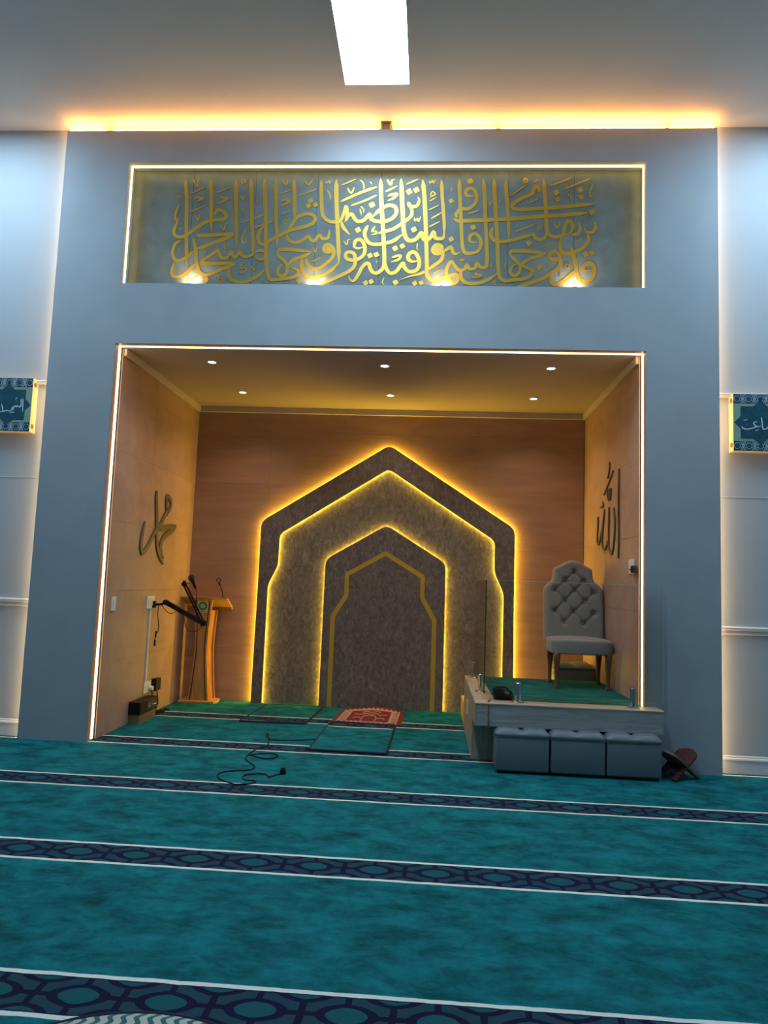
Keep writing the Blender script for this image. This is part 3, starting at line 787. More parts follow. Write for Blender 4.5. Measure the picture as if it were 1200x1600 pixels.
PLAQUE_LEFT='''n .009 -3.0643,2.8854 -3.0603,2.8298 -3.0568,2.7658
n .009 -3.0815,2.8829 -3.0763,2.8337 -3.0818,2.8122 -3.0993,2.8140 -3.1110,2.8223 -3.1185,2.8093 -3.1325,2.8197 -3.1422,2.8067 -3.1547,2.8000 -3.1503,2.7851 -3.1407,2.7896 -3.1484,2.8023 -3.1599,2.7849 -3.1694,2.7698 -3.1983,2.7756 -3.2197,2.7708 -3.2361,2.7696 -3.2420,2.8003 -3.2538,2.8343
n .008 -3.2361,2.7696 -3.2539,2.7637 -3.2892,2.7672 -3.3036,2.7819 -3.3198,2.8158
n .006 -3.1335,2.8797 -3.1108,2.8939
n .006 -3.1745,2.7538 -3.1276,2.7642
n .012 -3.1263,2.8477 -3.1217,2.8456
n .012 -3.1169,2.8500 -3.1141,2.8479
n .012 -3.1231,2.8606 -3.1203,2.8585
n .011 -3.2201,2.7516 -3.2169,2.7495
n .011 -3.2069,2.7506 -3.2037,2.7485'''
PLAQUE_RIGHT='''n .009 3.0327,2.7777 3.0440,2.7600 3.0743,2.7547 3.1086,2.7615 3.1277,2.7679 3.1506,2.7784 3.1337,2.7919 3.1282,2.8058 3.1397,2.8160 3.1549,2.8143
n .009 3.1506,2.7784 3.1696,2.7768 3.1849,2.7851
n .009 3.1896,2.8570 3.1947,2.8132 3.1997,2.7616 3.2148,2.7580 3.2300,2.7623 3.2416,2.7785 3.2457,2.7985
n .008 3.2454,2.7785 3.2755,2.7633 3.2945,2.7658 3.2977,2.8554
n .012 3.0748,2.7986 3.0779,2.7963
n .012 3.0671,2.7884 3.0701,2.7865
n .012 3.0843,2.7900 3.0869,2.7877
n .006 3.0486,2.8319 3.0638,2.8283 3.0810,2.8386
n .011 3.2127,2.7380 3.2164,2.7341
n .007 3.2219,2.8577 3.2276,2.8598
n .006 3.1388,2.7423 3.1693,2.7529'''

vp = thing('verse_panel', 'teal grey recessed panel with a gold Arabic verse in large letters', 'calligraphy panel', (0, 0.16, RZ0))
bx = [-WO, -1.708, -1.135, -0.574, -0.003, 0.551, 1.120, 1.688, WO]
for a, b in zip(bx, bx[1:]):
    box('panel_board', BOARD, a + 0.0012, b - 0.0012, 0.142, 0.165, RZ0 + 0.001, RZ1 - 0.001, vp)
for i, mb in enumerate(strokes(VERSE, lambda u, v, t: (u, 0.1425 - t, v), 0.004, 1.12)):
    d_ = (i * 7 % 23) * 0.00009
    mb.v = [(p[0], p[1] - (d_ if p[1] < 0.141 else 0), p[2]) for p in mb.v]
    mb.build('letter_stroke', BRASS, vp, fix=False)
for name, txt, sx, lab in (('wall_lettering', WORD_LEFT, -1, 'dark grey Arabic word in one flowing form on the left alcove wall'), ('wall_lettering', WORD_RIGHT, 1, 'dark grey tall Arabic word with four uprights on the right alcove wall')):
    t = thing(name, lab, 'wall lettering', (sx * 2.244, 1.1, 1.9))
    for mb in strokes(txt, lambda u, v, t_: (sx * (NW - 0.008 - t_), u, v), 0.014, 1.0 if sx < 0 else 0.72):
        mb.build('letter_stroke', PEWTER, t, fix=True)

# ================================================================== MIHRAB
CX = 0.025
def arch(pts):
    """half outline (right side, from the floor up to the apex) -> full open outline, left foot to right foot"""
    R = [(CX + x, z) for x, z in pts]
    return [(2 * CX - x, z) for x, z in R] + [(x, z) for x, z in R[::-1]][1 if abs(pts[-1][0]) < 1e-6 else 0:]
def rounded(poly, rs):
    """round the inner corners of an open polyline"""
    out = [poly[0]]
    for i in range(1, len(poly) - 1):
        p = Vector(poly[i]); a = Vector(poly[i - 1]); b = Vector(poly[i + 1]); r = rs
        da = (a - p); db = (b - p); k = min(r, da.length * 0.45, db.length * 0.45)
        A = p + da.normalized() * k; B = p + db.normalized() * k
        for s in range(6):
            t_ = s / 5; q_ = A * (1 - t_) ** 2 + p * 2 * t_ * (1 - t_) + B * t_ * t_
            out.append((q_.x, q_.y))
    out.append(poly[-1]); return out
def offset(poly, d):
    """offset an open polyline; positive moves inwards for a left-to-right arch"""
    n = len(poly); out = []
    for i in range(n):
        p = Vector(poly[i])
        def nrm(a, b):
            v = (Vector(b) - Vector(a)).normalized(); return Vector((v.y, -v.x))
        if i == 0: q_ = p + nrm(poly[0], poly[1]) * d
        elif i == n - 1: q_ = p + nrm(poly[-2], poly[-1]) * d
        else:
            n1, n2 = nrm(poly[i - 1], poly[i]), nrm(poly[i], poly[i + 1]); h = (n1 + n2).normalized()
            q_ = p + h * (d / max(0.35, h.dot(n1)))
        out.append((q_.x, q_.y))
    out[0] = (out[0][0], poly[0][1]); out[-1] = (out[-1][0], poly[-1][1])
    return out
def resample(poly, n):
    L = [0]
    for a, b in zip(poly, poly[1:]): L.append(L[-1] + math.dist(a, b))
    out = []; k = 0
    for i in range(n):
        s = L[-1] * i / (n - 1)
        while k < len(L) - 2 and L[k + 1] < s: k += 1
        t_ = (s - L[k]) / max(1e-9, L[k + 1] - L[k])
        out.append((poly[k][0] + (poly[k + 1][0] - poly[k][0]) * t_, poly[k][1] + (poly[k + 1][1] - poly[k][1]) * t_))
    return out
OUT = rounded(arch([(1.458, 0), (1.445, 1.2), (1.442, 2.045), (0, 2.965)]), 0.075)
INN_R = arch([(1.335, 0), (1.332, 1.325), (1.226, 1.545), (1.222, 1.905), (0, 2.69)])
INN = rounded(INN_R, 0.06)
AR3 = rounded(arch([(0.690, 0), (0.680, 1.635), (0, 2.045)]), 0.07)
GLD = rounded(arch([(0.598, 0), (0.596, 1.005), (0.452, 1.245), (0.452, 1.49), (0, 1.755)]), 0.03)
mi = thing('mihrab', 'charcoal marble prayer niche of stepped pointed arches with glowing gold edges', 'mihrab', (CX, NB, 0))
YB = NB - 0.03            # back board face
def solid(name, m, poly, y0, y1):
    return MB().prism(poly, y0, y1).build(name, m, mi)
def ring(outer, inner, y0, y1, name, m):
    # tessellated solid ring between two open outlines (feet on the floor)
    bm = bmesh.new()
    pts = outer + inner[::-1]
    vs = [bm.verts.new((x, y0, z)) for x, z in pts]
    fc = bm.faces.new(vs)
    ex = bmesh.ops.extrude_face_region(bm, geom=[fc])
    for v in [g for g in ex['geom'] if isinstance(g, bmesh.types.BMVert)]: v.co.y = y1
    bmesh.ops.recalc_face_normals(bm, faces=bm.faces)
    me = bpy.data.meshes.new(name); bm.to_mesh(me); bm.free(); me.materials.append(m)
    o = bpy.data.objects.new(name, me); COL.objects.link(o); return put(o, mi)
solid('back_board', MARB, offset(OUT, 0.08), YB, NB - 0.0005)
ring(OUT, INN, YB - 0.046, YB - 0.018, 'outer_arch', MARB)
ring(offset(OUT, 0.015), offset(INN, -0.015), YB - 0.018, YB, 'arch_core', DARK)
ring(AR3, GLD, YB - 0.046, YB - 0.018, 'inner_arch', MARB)
ring(GLD, offset(GLD, 0.050), YB - 0.044, YB - 0.018, 'gold_inlay', INLAY)
solid('centre_slab', MARB, offset(GLD, 0.050), YB - 0.046, YB - 0.018)
solid('inner_core', DARK, offset(AR3, 0.015), YB - 0.018, YB)
MB().ribbon(offset(OUT, 0.0145), YB + 0.004, YB + 0.028).build('outer_light_strip', L_ARCH, mi, fix=False)
MB().ribbon(offset(INN, -0.0145), YB - 0.017, YB - 0.001).build('middle_light_strip', L_ARCH, mi, fix=False)
MB().ribbon(offset(AR3, 0.0145), YB - 0.017, YB - 0.001).build('inner_light_strip', L_ARCH, mi, fix=False)

# ================================================================== MINBAR PLATFORM
PX0, PX1, PY0, PZ = 0.910, 2.345, -0.185, 0.50
PB = 1.45
mn = thing('minbar_platform', 'raised pale wood platform with green carpet top on the right of the alcove', 'platform', (1.6, 0.6, 0))
box('fascia', CLAD, PX0 + 0.012, PX1, PY0, PY0 + 0.02, PZ - 0.175, PZ - 0.012, mn)
box('front_rim', CLAD, PX0 + 0.012, PX1, PY0 + 0.02, -0.005, PZ - 0.175, PZ - 0.012, mn)
box('rim_top', wood('rim_wood', (0.52, 0.41, 0.29), 'x', 0.45), PX0, PX1 + 0.004, PY0 - 0.004, -0.006, PZ - 0.012, PZ, mn, bevel=0.002, seg=1)
box('rim_top', wood('rim_wood_y', (0.52, 0.40, 0.28), 'y', 0.45), PX0, PX0 + 0.165, -0.006, PB, PZ - 0.012, PZ, mn, bevel=0.002, seg=1)
MB().prism([(PY0, PZ - 0.175), (PY0, PZ - 0.012), (PB, PZ - 0.012), (PB, 0.0), (0.12, 0.0), (0.12, PZ - 0.175)], PX0, PX0 + 0.012, 'x').build('side_panel', CLADY, mn)
box('post', wood('post_wood', (0.33, 0.30, 0.27), 'z', 0.5), PX0 + 0.012, PX0 + 0.165, 0.115, PB, 0, PZ - 0.012, mn)
box('deck', DARK, PX0 + 0.165, 2.244, 0.19, PB, 0.36, PZ - 0.02, mn)
box('deck_front', DARK, PX0 + 0.165, 2.244, -0.006, 0.19, 0.36, PZ - 0.02, mn)
box('back_panel', CLAD, PX0 + 0.165, 2.244, PB - 0.02, PB, 0, 0.36, mn)
PCARP = carpet('platform_carpet', -0.42)
box('carpet_top', mat('platform_pile', (0.012, 0.135, 0.125), 0.95, noise=(5, 0.5, 9), bump=(140, 0.5), spec=0.1, vscale=(1, 2.2, 1)), PX0 + 0.166, 2.243, -0.005, PB, PZ - 0.02, PZ - 0.002, mn)
box('access_step', wood('step_wood', (0.55, 0.42, 0.27), 'x', 0.5), PX0 + 0.004, 1.55, PB, 2.13, 0, 0.20, mn)
box('upper_step', wood('step_wood', (0.55, 0.42, 0.27), 'x', 0.5), 1.55, 2.243, PB, 2.13, 0, 0.318, mn)
box('socket_plate', PLASTIC, PX0 - 0.006, PX0, 0.78, 0.86, 0.24, 0.36, mn)

gb = thing('glass_balustrade', 'frameless clear glass balustrade on the platform edge in front of the chair', 'balustrade', (1.6, -0.08, PZ))
GY = -0.095; GZ0, GZ1 = 0.555, 1.452
box('glass_pane', GLASS, 0.985, 2.362, GY - 0.006, GY + 0.006, GZ0, GZ1, gb)
box('pane_edge', GLASSEDGE, 0.979, 0.985, GY - 0.0062, GY + 0.0062, GZ0, GZ1, gb)
box('pane_edge', GLASSRIM, 2.362, 2.365, GY - 0.0062, GY + 0.0062, GZ0, GZ1, gb)
box('pane_edge', GLASSRIM, 0.985, 2.362, GY - 0.0062, GY + 0.0062, GZ1, GZ1 + 0.003, gb)
box('glass_pane', GLASS, 0.984, 0.996, -0.02, PB - 0.05, GZ0, GZ1, gb)
for x, y in ((0.992, 1.30), (0.992, 0.36), (1.25, -0.095), (2.14, -0.095)):
    r = 0.0235
    MB().lathe([(0.050, 0), (0.050, 0.008), (0.046, 0.011), (r, 0.011), (r, 0.150), (r - 0.003, 0.155), (0.0005, 0.155)], (x, y, PZ), 20).build('spigot', CHROME, gb, smooth=False)

# ================================================================== OTTOMANS
def ottoman(loc, label, group, wx=0.402, h=0.33, dy=0.285):
    x, y, z = loc; e = dy / 2; ky = dy / wx
    t = thing('ottoman', label, 'ottoman', loc, group)
    a = wx / 2
    MB().box(x - a + 0.02, x + a - 0.02, y - e + 0.02, y + e - 0.02, z, z + 0.03).build('plinth', DARK, t)
    MB().box(x - a, x + a, y - e, y + e, z + 0.022, z + h - 0.058).build('body', LEATHER, t, bevel=0.012, seg=3, smooth=True)
    # tufted lid: rounded cushion with a dimple and creases
    def fn(u, v):
        # u around, v from rim bottom over the edge to the centre
        ang = 2 * PI * u
        ca, sa = math.cos(ang), math.sin(ang)
        k = 1.0 / max(abs(ca), abs(sa)); k = min(k, 1.34)
        if v < 0.25:
            s = v / 0.25; rad = a * 1.012 + 0.006 * math.sin(s * PI); zz = z + h - 0.056 + s * 0.026
        else:
            s = (v - 0.25) / 0.75; rad = a * 1.012 * (1 - s); ph = min(1, s / 0.22)
            zz = z + h - 0.030 + 0.030 * math.sin(ph * PI / 2)
            X, Y = rad * k * ca, rad * k * sa
            d = math.hypot(X, Y)
            zz -= 0.026 * math.exp(-(d / 0.03) ** 2) + 0.016 * math.exp(-(X / 0.022) ** 2) + 0.016 * math.exp(-(Y / 0.022) ** 2)
        return (x + rad * k * ca, y + rad * k * sa * ky, zz)
    lid = MB().grid(fn, 64, 26, True).build('lid_cushion', LEATHER, t, smooth=True)
    pts = [(x + sx * (a + 0.001), y + sy * (e + 0.001), z + h - 0.057) for sx, sy in ((-1, -1), (1, -1), (1, 1), (-1, 1), (-1, -1))]
    MB().tube(pts, 0.0028, 6).build('piping', LEATHER, lid)
    MB().lathe([(0.014, 0), (0.013, 0.005), (0.006, 0.008), (0.0005, 0.009)], (x, y, z + h - 0.060), 12).build('button', LEATHER, lid, smooth=True)
    return t
OG = 'grey blue ottomans in front of the platform'
o1 = ottoman((1.266, -0.150, 0), 'leftmost blue grey cube ottoman in the row under the platform front', OG)
copy_tree(o1, (1.683, -0.150, 0), 'middle blue grey cube ottoman in the row under the platform front')
copy_tree(o1, (2.098, -0.150, 0), 'rightmost blue grey cube ottoman in the row, next to the book stand')
copy_tree(o1, (2.02, 1.72, 0.318), 'dark blue grey cube ottoman standing behind the chair legs')

# ================================================================== CHAIR
cz = PZ - 0.002; chx = 1.948; chy = 0.86
ch = thing('tufted_chair', 'grey velvet armless chair with deep buttoned high back and turned wooden legs', 'chair', (chx, chy + 0.2, cz))
yb = chy + 0.40         # front face plane of the backrest (middle)
S2 = 0.575 / 810.0
def bx_(px): return (px - 537) * S2
def bz_(py): return 1.688 - (py - 55) * 0.000745
PROF = [(1110, 402), (700, 405), (450, 401), (400, 372), (360, 318), (330, 285), (290, 272), (180, 262), (172, 258), (140, 200), (80, 85), (62, 58), (56, 20)]
def halfw(py):
    P_ = PROF
    for (a, wa), (b, wb_) in zip(P_, P_[1:]):
        if b <= py <= a: return wa + (wb_ - wa) * (a - py) / (a - b)
    return P_[0][1] if py > P_[0][0] else P_[-1][1]
BTN = [(548, 215), (420, 330), (675, 340), (280, 455), (548, 460), (810, 480), (415, 590), (680, 600), (270, 730), (530, 735), (805, 750), (398, 870), (665, 885)]
CRE = [(0, 1), (0, 2), (1, 3), (1, 4), (2, 4), (2, 5), (3, 6), (4, 6), (4, 7), (5, 7), (6, 8), (6, 9), (7, 9), (7, 10), (8, 11), (9, 11), (9, 12), (10, 12)]
def segd(px, py, a, b):
    ax_, ay_ = a; bx2, by2 = b; dx, dy = bx2 - ax_, by2 - ay_
    t_ = max(0, min(1, ((px - ax_) * dx + (py - ay_) * dy) / (dx * dx + dy * dy)))
    return math.hypot(px - ax_ - t_ * dx, py - ay_ - t_ * dy)
def depth(px, py):
    d = 0.0
    for b in BTN: d += 0.040 * math.exp(-(math.hypot(px - b[0], py - b[1]) / 38.0) ** 2)
    c_ = min(segd(px, py, BTN[i], BTN[j]) for i, j in CRE)
    d += 0.016 * math.exp(-(c_ / 18.0) ** 2)
    return min(d, 0.046)
def rake(z): return 0.10 * max(0, z - 0.92) / 0.75
def back_front(u, v):
    py = 1110 - v * (1110 - 56); hw = halfw(py); e = 2 * u - 1
    px = 537 + e * hw
    edge = min(1.0, (1 - abs(e)) * hw / 55.0); top = min(1.0, (py - 56) / 60.0)
    k = math.sqrt(max(0, 1 - (1 - edge) ** 2)) * math.sqrt(max(0, 1 - (1 - top) ** 2))
    z = bz_(py)
    return (chx + bx_(px), yb + rake(z) - 0.050 * k + depth(px, py) * k, z)
cushion = MB().grid(back_front, 97, 113).build('backrest_cushion', SILVER, ch, smooth=True)
outl = []
for i in range(40):
    py = 1110 - i / 39 * (1110 - 56); outl.append((halfw(py), py))
fr_ = MB()
A_ = [(chx + bx_(537 - h_), yb + rake(bz_(p_)), bz_(p_)) for h_, p_ in outl] + [(chx + bx_(537 + h_), yb + rake(bz_(p_)), bz_(p_)) for h_, p_ in outl[::-1]]
n_ = len(A_)
fr_.add([(x, y - 0.004, z) for x, y, z in A_] + [(x, y + 0.075, z) for x, y, z in A_], [tuple(range(n_, 2 * n_))] + [(i, i + n_, (i + 1) % n_ + n_, (i + 1) % n_) for i in range(n_)])
fr_.build('backrest_shell', SILVER, ch)
for px, py in BTN:
    z = bz_(py)
    MB().lathe([(0.0005, -0.008), (0.006, -0.007), (0.011, -0.003), (0.012, 0.003)], (chx + bx_(px), yb + rake(z) - 0.012, z), 12, 'y').build('button', SILVER, cushion, smooth=True)
# seat: rounded upholstered block, a little wider than the back
def seat_fn(u, v):
    ang = 2 * PI * u; ca, sa = math.cos(ang), math.sin(ang)
    k = 1 / (abs(ca) ** 7 + abs(sa) ** 7) ** (1 / 7.0)
    H0, H1 = 0.806, 0.912
    if v < 0.12: r_, z = 0.98 * v / 0.12, H0
    elif v < 0.45: r_, z = 0.98 + 0.02 * math.sin((v - 0.12) / 0.33 * PI / 2), H0 + (H1 - H0) * (v - 0.12) / 0.33
    elif v < 0.6:
        s = (v - 0.45) / 0.15; r_, z = 1.0 - 0.07 * (1 - math.cos(s * PI / 2)), H1 + 0.028 * math.sin(s * PI / 2)
    else:
        s = (v - 0.6) / 0.4; r_, z = 0.93 * (1 - s), H1 + 0.028 + 0.022 * math.sin(s * PI / 2)
    return (chx + 0.281 * r_ * k * ca, chy + 0.19 + 0.235 * r_ * k * sa, z)
MB().grid(seat_fn, 64, 30, True).build('seat', SILVER, ch, smooth=True)
def chair_leg(x, y, fy):
    prof = [(0, 0.023), (0.012, 0.024), (0.028, 0.017), (0.05, 0.0145), (0.16, 0.019), (0.235, 0.027), (0.25, 0.031), (0.258, 0.0285), (0.27, 0.030), (0.335, 0.030)]
    pts = [(x, y + fy * max(0, 0.2 - h) * 0.22, cz + h) for h, r in prof]
    rr = [r for h, r in prof]
    m_ = MB(); n = 12
    for (px, py, pz), r in zip(pts, rr):
        for k in range(n):
            a = 2 * PI * k / n + PI / 4
            ca, sa = math.cos(a), math.sin(a); e = 4.0
            q_ = 1 / (abs(ca) ** e + abs(sa) ** e) ** (1 / e)
            m_.v.append((px + r * q_ * ca, py + r * q_ * sa, pz))
    for i in range(len(prof) - 1):
        for k in range(n): m_.f.append((i * n + k, i * n + (k + 1) % n, (i + 1) * n + (k + 1) % n, (i + 1) * n + k))
    m_.f.append(tuple(range(n))[::-1]); m_.f.append(tuple((len(prof) - 1) * n + k for k in range(n)))
    m_.build('leg', WALNUT, ch, smooth=True)
for x in (chx - 0.232, chx + 0.232):
    chair_leg(x, chy + 0.0, 0); chair_leg(x, chy + 0.375, 0.2)

# ================================================================== LECTERN
le = thing('lectern', 'slim warm oak lectern with curved front and slanted desk in the left corner', 'lectern', (-1.97, 2.0, 0))
LX, LY = -1.972, 2.0
ob = MB().prism([(-2.19, 1.955), (-1.80, 2.0), (-1.77, 2.05), (-1.795, 2.235), (-2.20, 2.235)], 0.0, 0.028, 'z').build('base', OAKX, le, bevel=0.004, seg=1)
def hw(z):  # half width of the front panel, flared foot, waisted stem, flared head
    t_ = z / 1.13
    return 0.036 + 0.052 * max(0, 1 - t_ / 0.56) ** 1.4 + 0.034 * max(0, (t_ - 0.50) / 0.5) ** 1.5
def cx_(z):
    return -1.990
zs = [0.028 + i * (1.125 - 0.028) / 20 for i in range(21)]
MB().strip([(cx_(z) - hw(z), z) for z in zs], [(cx_(z) + hw(z), z) for z in zs], 2.03, 2.05).build('front_panel', OAK, le)
for s in (-1, 1):
    MB().strip([(cx_(z) + s * hw(z), z) for z in zs], [(cx_(z) + s * (hw(z) + 0.014), z) for z in zs], 2.034, 2.05).build('shadow_groove', OAKD, le)
    MB().strip([(cx_(z) + s * (hw(z) + 0.014), z) for z in zs], [(cx_(z) + s * (hw(z) + (0.036 if s > 0 else 0.028)), z) for z in zs], 2.026, 2.056).build('front_border', OAK, le)
# curved side cheek seen on the right, with bright edge
side = [(2.075 + 0.03 * math.sin(z / 1.0 * PI), z) for z in zs if z < 1.03]
MB().strip([(cx_(z) + hw(z) + 0.034, z) for z in zs if z < 1.03], [(cx_(z) + hw(z) + 0.040, z) for z in zs if z < 1.03], 2.056, 2.20).build('side_cheek', wood('oak_red', (0.42, 0.17, 0.05), 'z', 0.4), le)
MB().strip([(cx_(z) + hw(z) + 0.040, z) for z in zs if z < 1.03], [(cx_(z) + hw(z) + 0.062, z) for z in zs if z < 1.03], 2.185, 2.205).build('rear_border', OAK, le)
# desk board: high edge towards the hall, sloping down to the speaker
dk = MB()
t3 = lambda x, s, o: (x, 2.02 + s * 0.235, 1.168 - s * 0.115 + o)
vs = [t3(-2.235, 0, 0), t3(-1.715, 0, 0), t3(-1.715, 1, 0), t3(-2.235, 1, 0), t3(-2.235, 0, -0.018), t3(-1.715, 0, -0.018), t3(-1.715, 1, -0.018), t3(-2.235, 1, -0.018)]
dk.add(vs, [(0, 1, 2, 3), (7, 6, 5, 4), (0, 4, 5, 1), (1, 5, 6, 2), (2, 6, 7, 3), (3, 7, 4, 0)]).build('desk_board', OAKX, le, bevel=0.002, seg=1)
box('desk_lip', OAKX, -2.235, -1.715, 2.225, 2.245, 1.028, 1.075, le)
plate_ = box('emblem_plate', mat('cream_plate', (0.50, 0.42, 0.25), 0.5), cx_(1.06) - 0.060, cx_(1.06) + 0.060, 2.0265, 2.03, 0.985, 1.115, le)
# emblem: green disc with a pale green ring and centre
for r0, r1, m_, yy in ((0.0005, 0.048, mat('emblem_green', (0.02, 0.16, 0.045), 0.5), 2.0255), (0.020, 0.027, mat('emblem_mint', (0.18, 0.62, 0.30), 0.5), 2.0245), (0.0005, 0.008, mat('emblem_mint', (0.18, 0.62, 0.30), 0.5), 2.0245)):
    MB().lathe([(r0, 0), (r1, 0), (r1, 0.0015), (r0, 0.0015)], (cx_(1.06), yy, 1.062), 28, 'y').build('emblem_disc' if r1 > 0.04 else 'emblem_ring', m_, plate_)
MB().box(cx_(1.0) - 0.035, cx_(1.0) + 0.03, 2.0255, 2.027, 0.998, 1.002).build('emblem_underline', OAKD, plate_)

# gooseneck microphone on the lectern
gm = thing('gooseneck_microphone', 'thin black gooseneck microphone standing on the lectern desk', 'microphone', (-1.80, 2.15, 1.10))
MB().lathe([(0.020, 0), (0.020, 0.012), (0.010, 0.018), (0.006, 0.03)], (-1.80, 2.13, 1.115), 14).build('base', BLACK, gm, smooth=False)
MB().tube(spline([(-1.80, 2.13, 1.14), (-1.802, 2.13, 1.20), (-1.83, 2.13, 1.28), (-1.85, 2.125, 1.325)], 5), 0.006, 8).build('neck', BLACK, gm, smooth=True)
MB().tube([(-1.84, 2.127, 1.30), (-1.852, 2.123, 1.332)], 0.011, 10).build('capsule', BLACK, gm)
MB().tube([(-1.855 + 0.022 * math.cos(a), 2.12, 1.352 + 0.022 * math.sin(a)) for a in [k * PI / 7 for k in range(-2, 10)]], 0.006, 8).build('shock_ring', BLACK, gm, smooth=True)

# ================================================================== BOOM ARM WITH MICROPHONE
ba = thing('microphone_arm', 'black folding boom arm clamped to the left alcove wall', 'microphone arm', (-2.23, 1.2, 1.09))
B0 = Vector((-2.20, 1.20, 1.095)); B1 = Vector((-2.105, 1.19, 1.122)); B2 = Vector((-1.710, 1.19, 0.930)); B3 = Vector((-1.925, 1.19, 1.308))
MB().box(-2.244, -2.215, 1.17, 1.23, 1.06, 1.13).build('wall_clamp', BLACK, ba, bevel=0.004)
MB().tube([(-2.22, 1.2, 1.095), B0, (-2.15, 1.195, 1.10), B1], 0.013, 10).build('swivel', BLACK, ba)
for i, (a, b) in enumerate(((B1, B2), (B2, B3))):
    d = (b - a).normalized(); n = Vector((-d.z, 0, d.x))
    for s in (-1, 1):
        MB().tube([a + n * 0.012 * s, b + n * 0.012 * s], 0.0095 if i else 0.014, 8).build('arm_bar', BLACK, ba)
    if i == 0:
        MB().tube([a.lerp(b, 0.05), a.lerp(b, 0.95)], 0.012, 8).build('spring', BLACK, ba)
for p, r in ((B1, 0.026), (B2, 0.031), (B3, 0.024)):
    MB().lathe([(0.0005, -0.024), (r, -0.022), (r, 0.022), (0.0005, 0.024)], tuple(p), 16, 'y').build('joint_knob', BLACK, ba)
MB().tube([B3, (-1.93, 1.19, 1.345)], 0.016, 10).build('head_clamp', BLACK, ba)
MB().tube([B3 + Vector((0.01, 0, 0.015)), (-1.842, 1.19, 1.318)], 0.008, 8).build('microphone_clip', mat('brass_clip', (0.55, 0.40, 0.18), 0.35, 0.8), ba)
mic = thing('vocal_microphone', 'black handheld vocal microphone held up by the boom arm', 'microphone', (-1.85, 1.19, 1.33))
ma, mb_ = Vector((-1.808, 1.19, 1.268)), Vector((-1.866, 1.19, 1.388))
d = (mb_ - ma)
MB().tube([ma, ma + d * 0.15, ma + d * 0.62, ma + d * 0.72], 0.012, 12, rr=[0.010, 0.0125, 0.018, 0.020]).build('handle', BLACK, mic, smooth=True)
c0 = ma + d * 0.9
MB().grid(lambda u, v: (c0.x + 0.030 * math.sin(v * PI) * math.cos(2 * PI * u), c0.y + 0.030 * math.sin(v * PI) * math.sin(2 * PI * u), c0.z - 0.034 * math.cos(v * PI)), 18, 12, True).build('grille_head', mat('black_mesh', (0.02, 0.02, 0.022), 0.7, bump=(900, 0.6)), mic, smooth=True)
MB().tube(spline([(-1.808, 1.19, 1.268), (-1.795, 1.19, 1.22), (-1.80, 1.19, 1.15), (-1.79, 1.20, 1.0), (-1.73, 1.20, 0.90), (-1.79, 1.21, 0.845), (-1.86, 1.21, 0.85), (-1.90, 1.20, 0.92), (-1.90, 1.19, 1.02), (-1.98, 1.185, 1.045), (-2.05, 1.19, 1.01), (-2.12, 1.19, 1.06), (-2.15, 1.20, 1.10)], 5), 0.0035, 6).build('microphone_cable', BLACK, mic, smooth=True)
tag(MB().tube(spline([(-2.18, 1.2, 1.10), (-2.19, 1.22, 1.0), (-2.18, 1.24, 0.85), (-2.19, 1.21, 0.80), (-2.2, 1.19, 0.72)], 5), 0.004, 6).build('loose_cable', BLACK, smooth=True), 'loose black cable with inline plugs dangling below the boom arm', 'cable')
for z in (0.80, 0.715):
    put(MB().tube([(-2.19, 1.205 if z > .75 else 1.19, z + 0.03), (-2.193, 1.205 if z > .75 else 1.19, z - 0.03)], 0.009, 8).build('inline_plug', BLACK), bpy.data.objects['loose_cable'])

# ================================================================== WALL ELECTRICS
XL = -NW + 0.008
def plate(name, y0, y1, z0, z1, label, cat, gangs=1, side=-1):
    t = thing(name, label, cat, (side * -XL, (y0 + y1) / 2, z0))
    def xb(a, b): return tuple(sorted((side * (-XL - a), side * (-XL - b))))
    a, b = xb(0, 0.010)
    box('face_plate', PLASTIC, a, b, y0, y1, z0, z1, t, bevel=0.003)
    for g in range(gangs):
        c_ = y0 + (g + 0.5) * (y1 - y0) / gangs
        a, b = xb(0.010, 0.015)
        box('rocker', GLOSS_WHITE, a, b, c_ - 0.014, c_ + 0.014, z0 + 0.035, z1 - 0.035, t, bevel=0.002)
    return t
plate('switch_plate', 0.235, 0.325, 1.065, 1.19, 'small white wall plate near the front edge of the left alcove wall', 'wall plate')
t = plate('switch_plate', 1.035, 1.225, 1.055, 1.18, 'double white wall plate beside the boom arm clamp', 'wall plate', 2)
box('cable_trunking', PLASTIC, XL, XL + 0.014, 1.115, 1.14, 0.335, 1.055, t)
t = plate('wall_socket', 1.10, 1.28, 0.225, 0.335, 'white double wall socket low on the left alcove wall', 'socket', 2)
pg = thing('power_plug', 'white round plug in the low wall socket', 'plug', (XL + 0.03, 1.24, 0.26))
MB().lathe([(0.026, 0.0155), (0.027, 0.03), (0.022, 0.048), (0.0005, 0.05)], (XL, 1.235, 0.262), 16, 'x').build('plug_body', PLASTIC, pg, smooth=False)
MB().tube(spline([(XL + 0.04, 1.235, 0.24), (XL + 0.05, 1.23, 0.17), (XL + 0.045, 1.25, 0.09), (XL + 0.06, 1.24, 0.014), (XL + 0.09, 1.30, 0.010)], 6), 0.004, 6).build('plug_cable', BLACK, pg, smooth=True)
ad = thing('power_adaptor', 'black power adaptor box on the low wall socket, right of the white plug', 'adaptor', (XL + 0.03, 1.38, 0.24))
box('adaptor_body', BLACK, XL + 0.001, XL + 0.055, 1.30, 1.43, 0.225, 0.345, ad, bevel=0.006)
MB().tube(spline([(XL + 0.04, 1.36, 0.23), (XL + 0.05, 1.37, 0.16), (XL + 0.06, 1.36, 0.10), (XL + 0.05, 1.34, 0.03), (XL + 0.09, 1.36, 0.012)], 6), 0.006, 6).build('adaptor_cable', BLACK, ad, smooth=True)
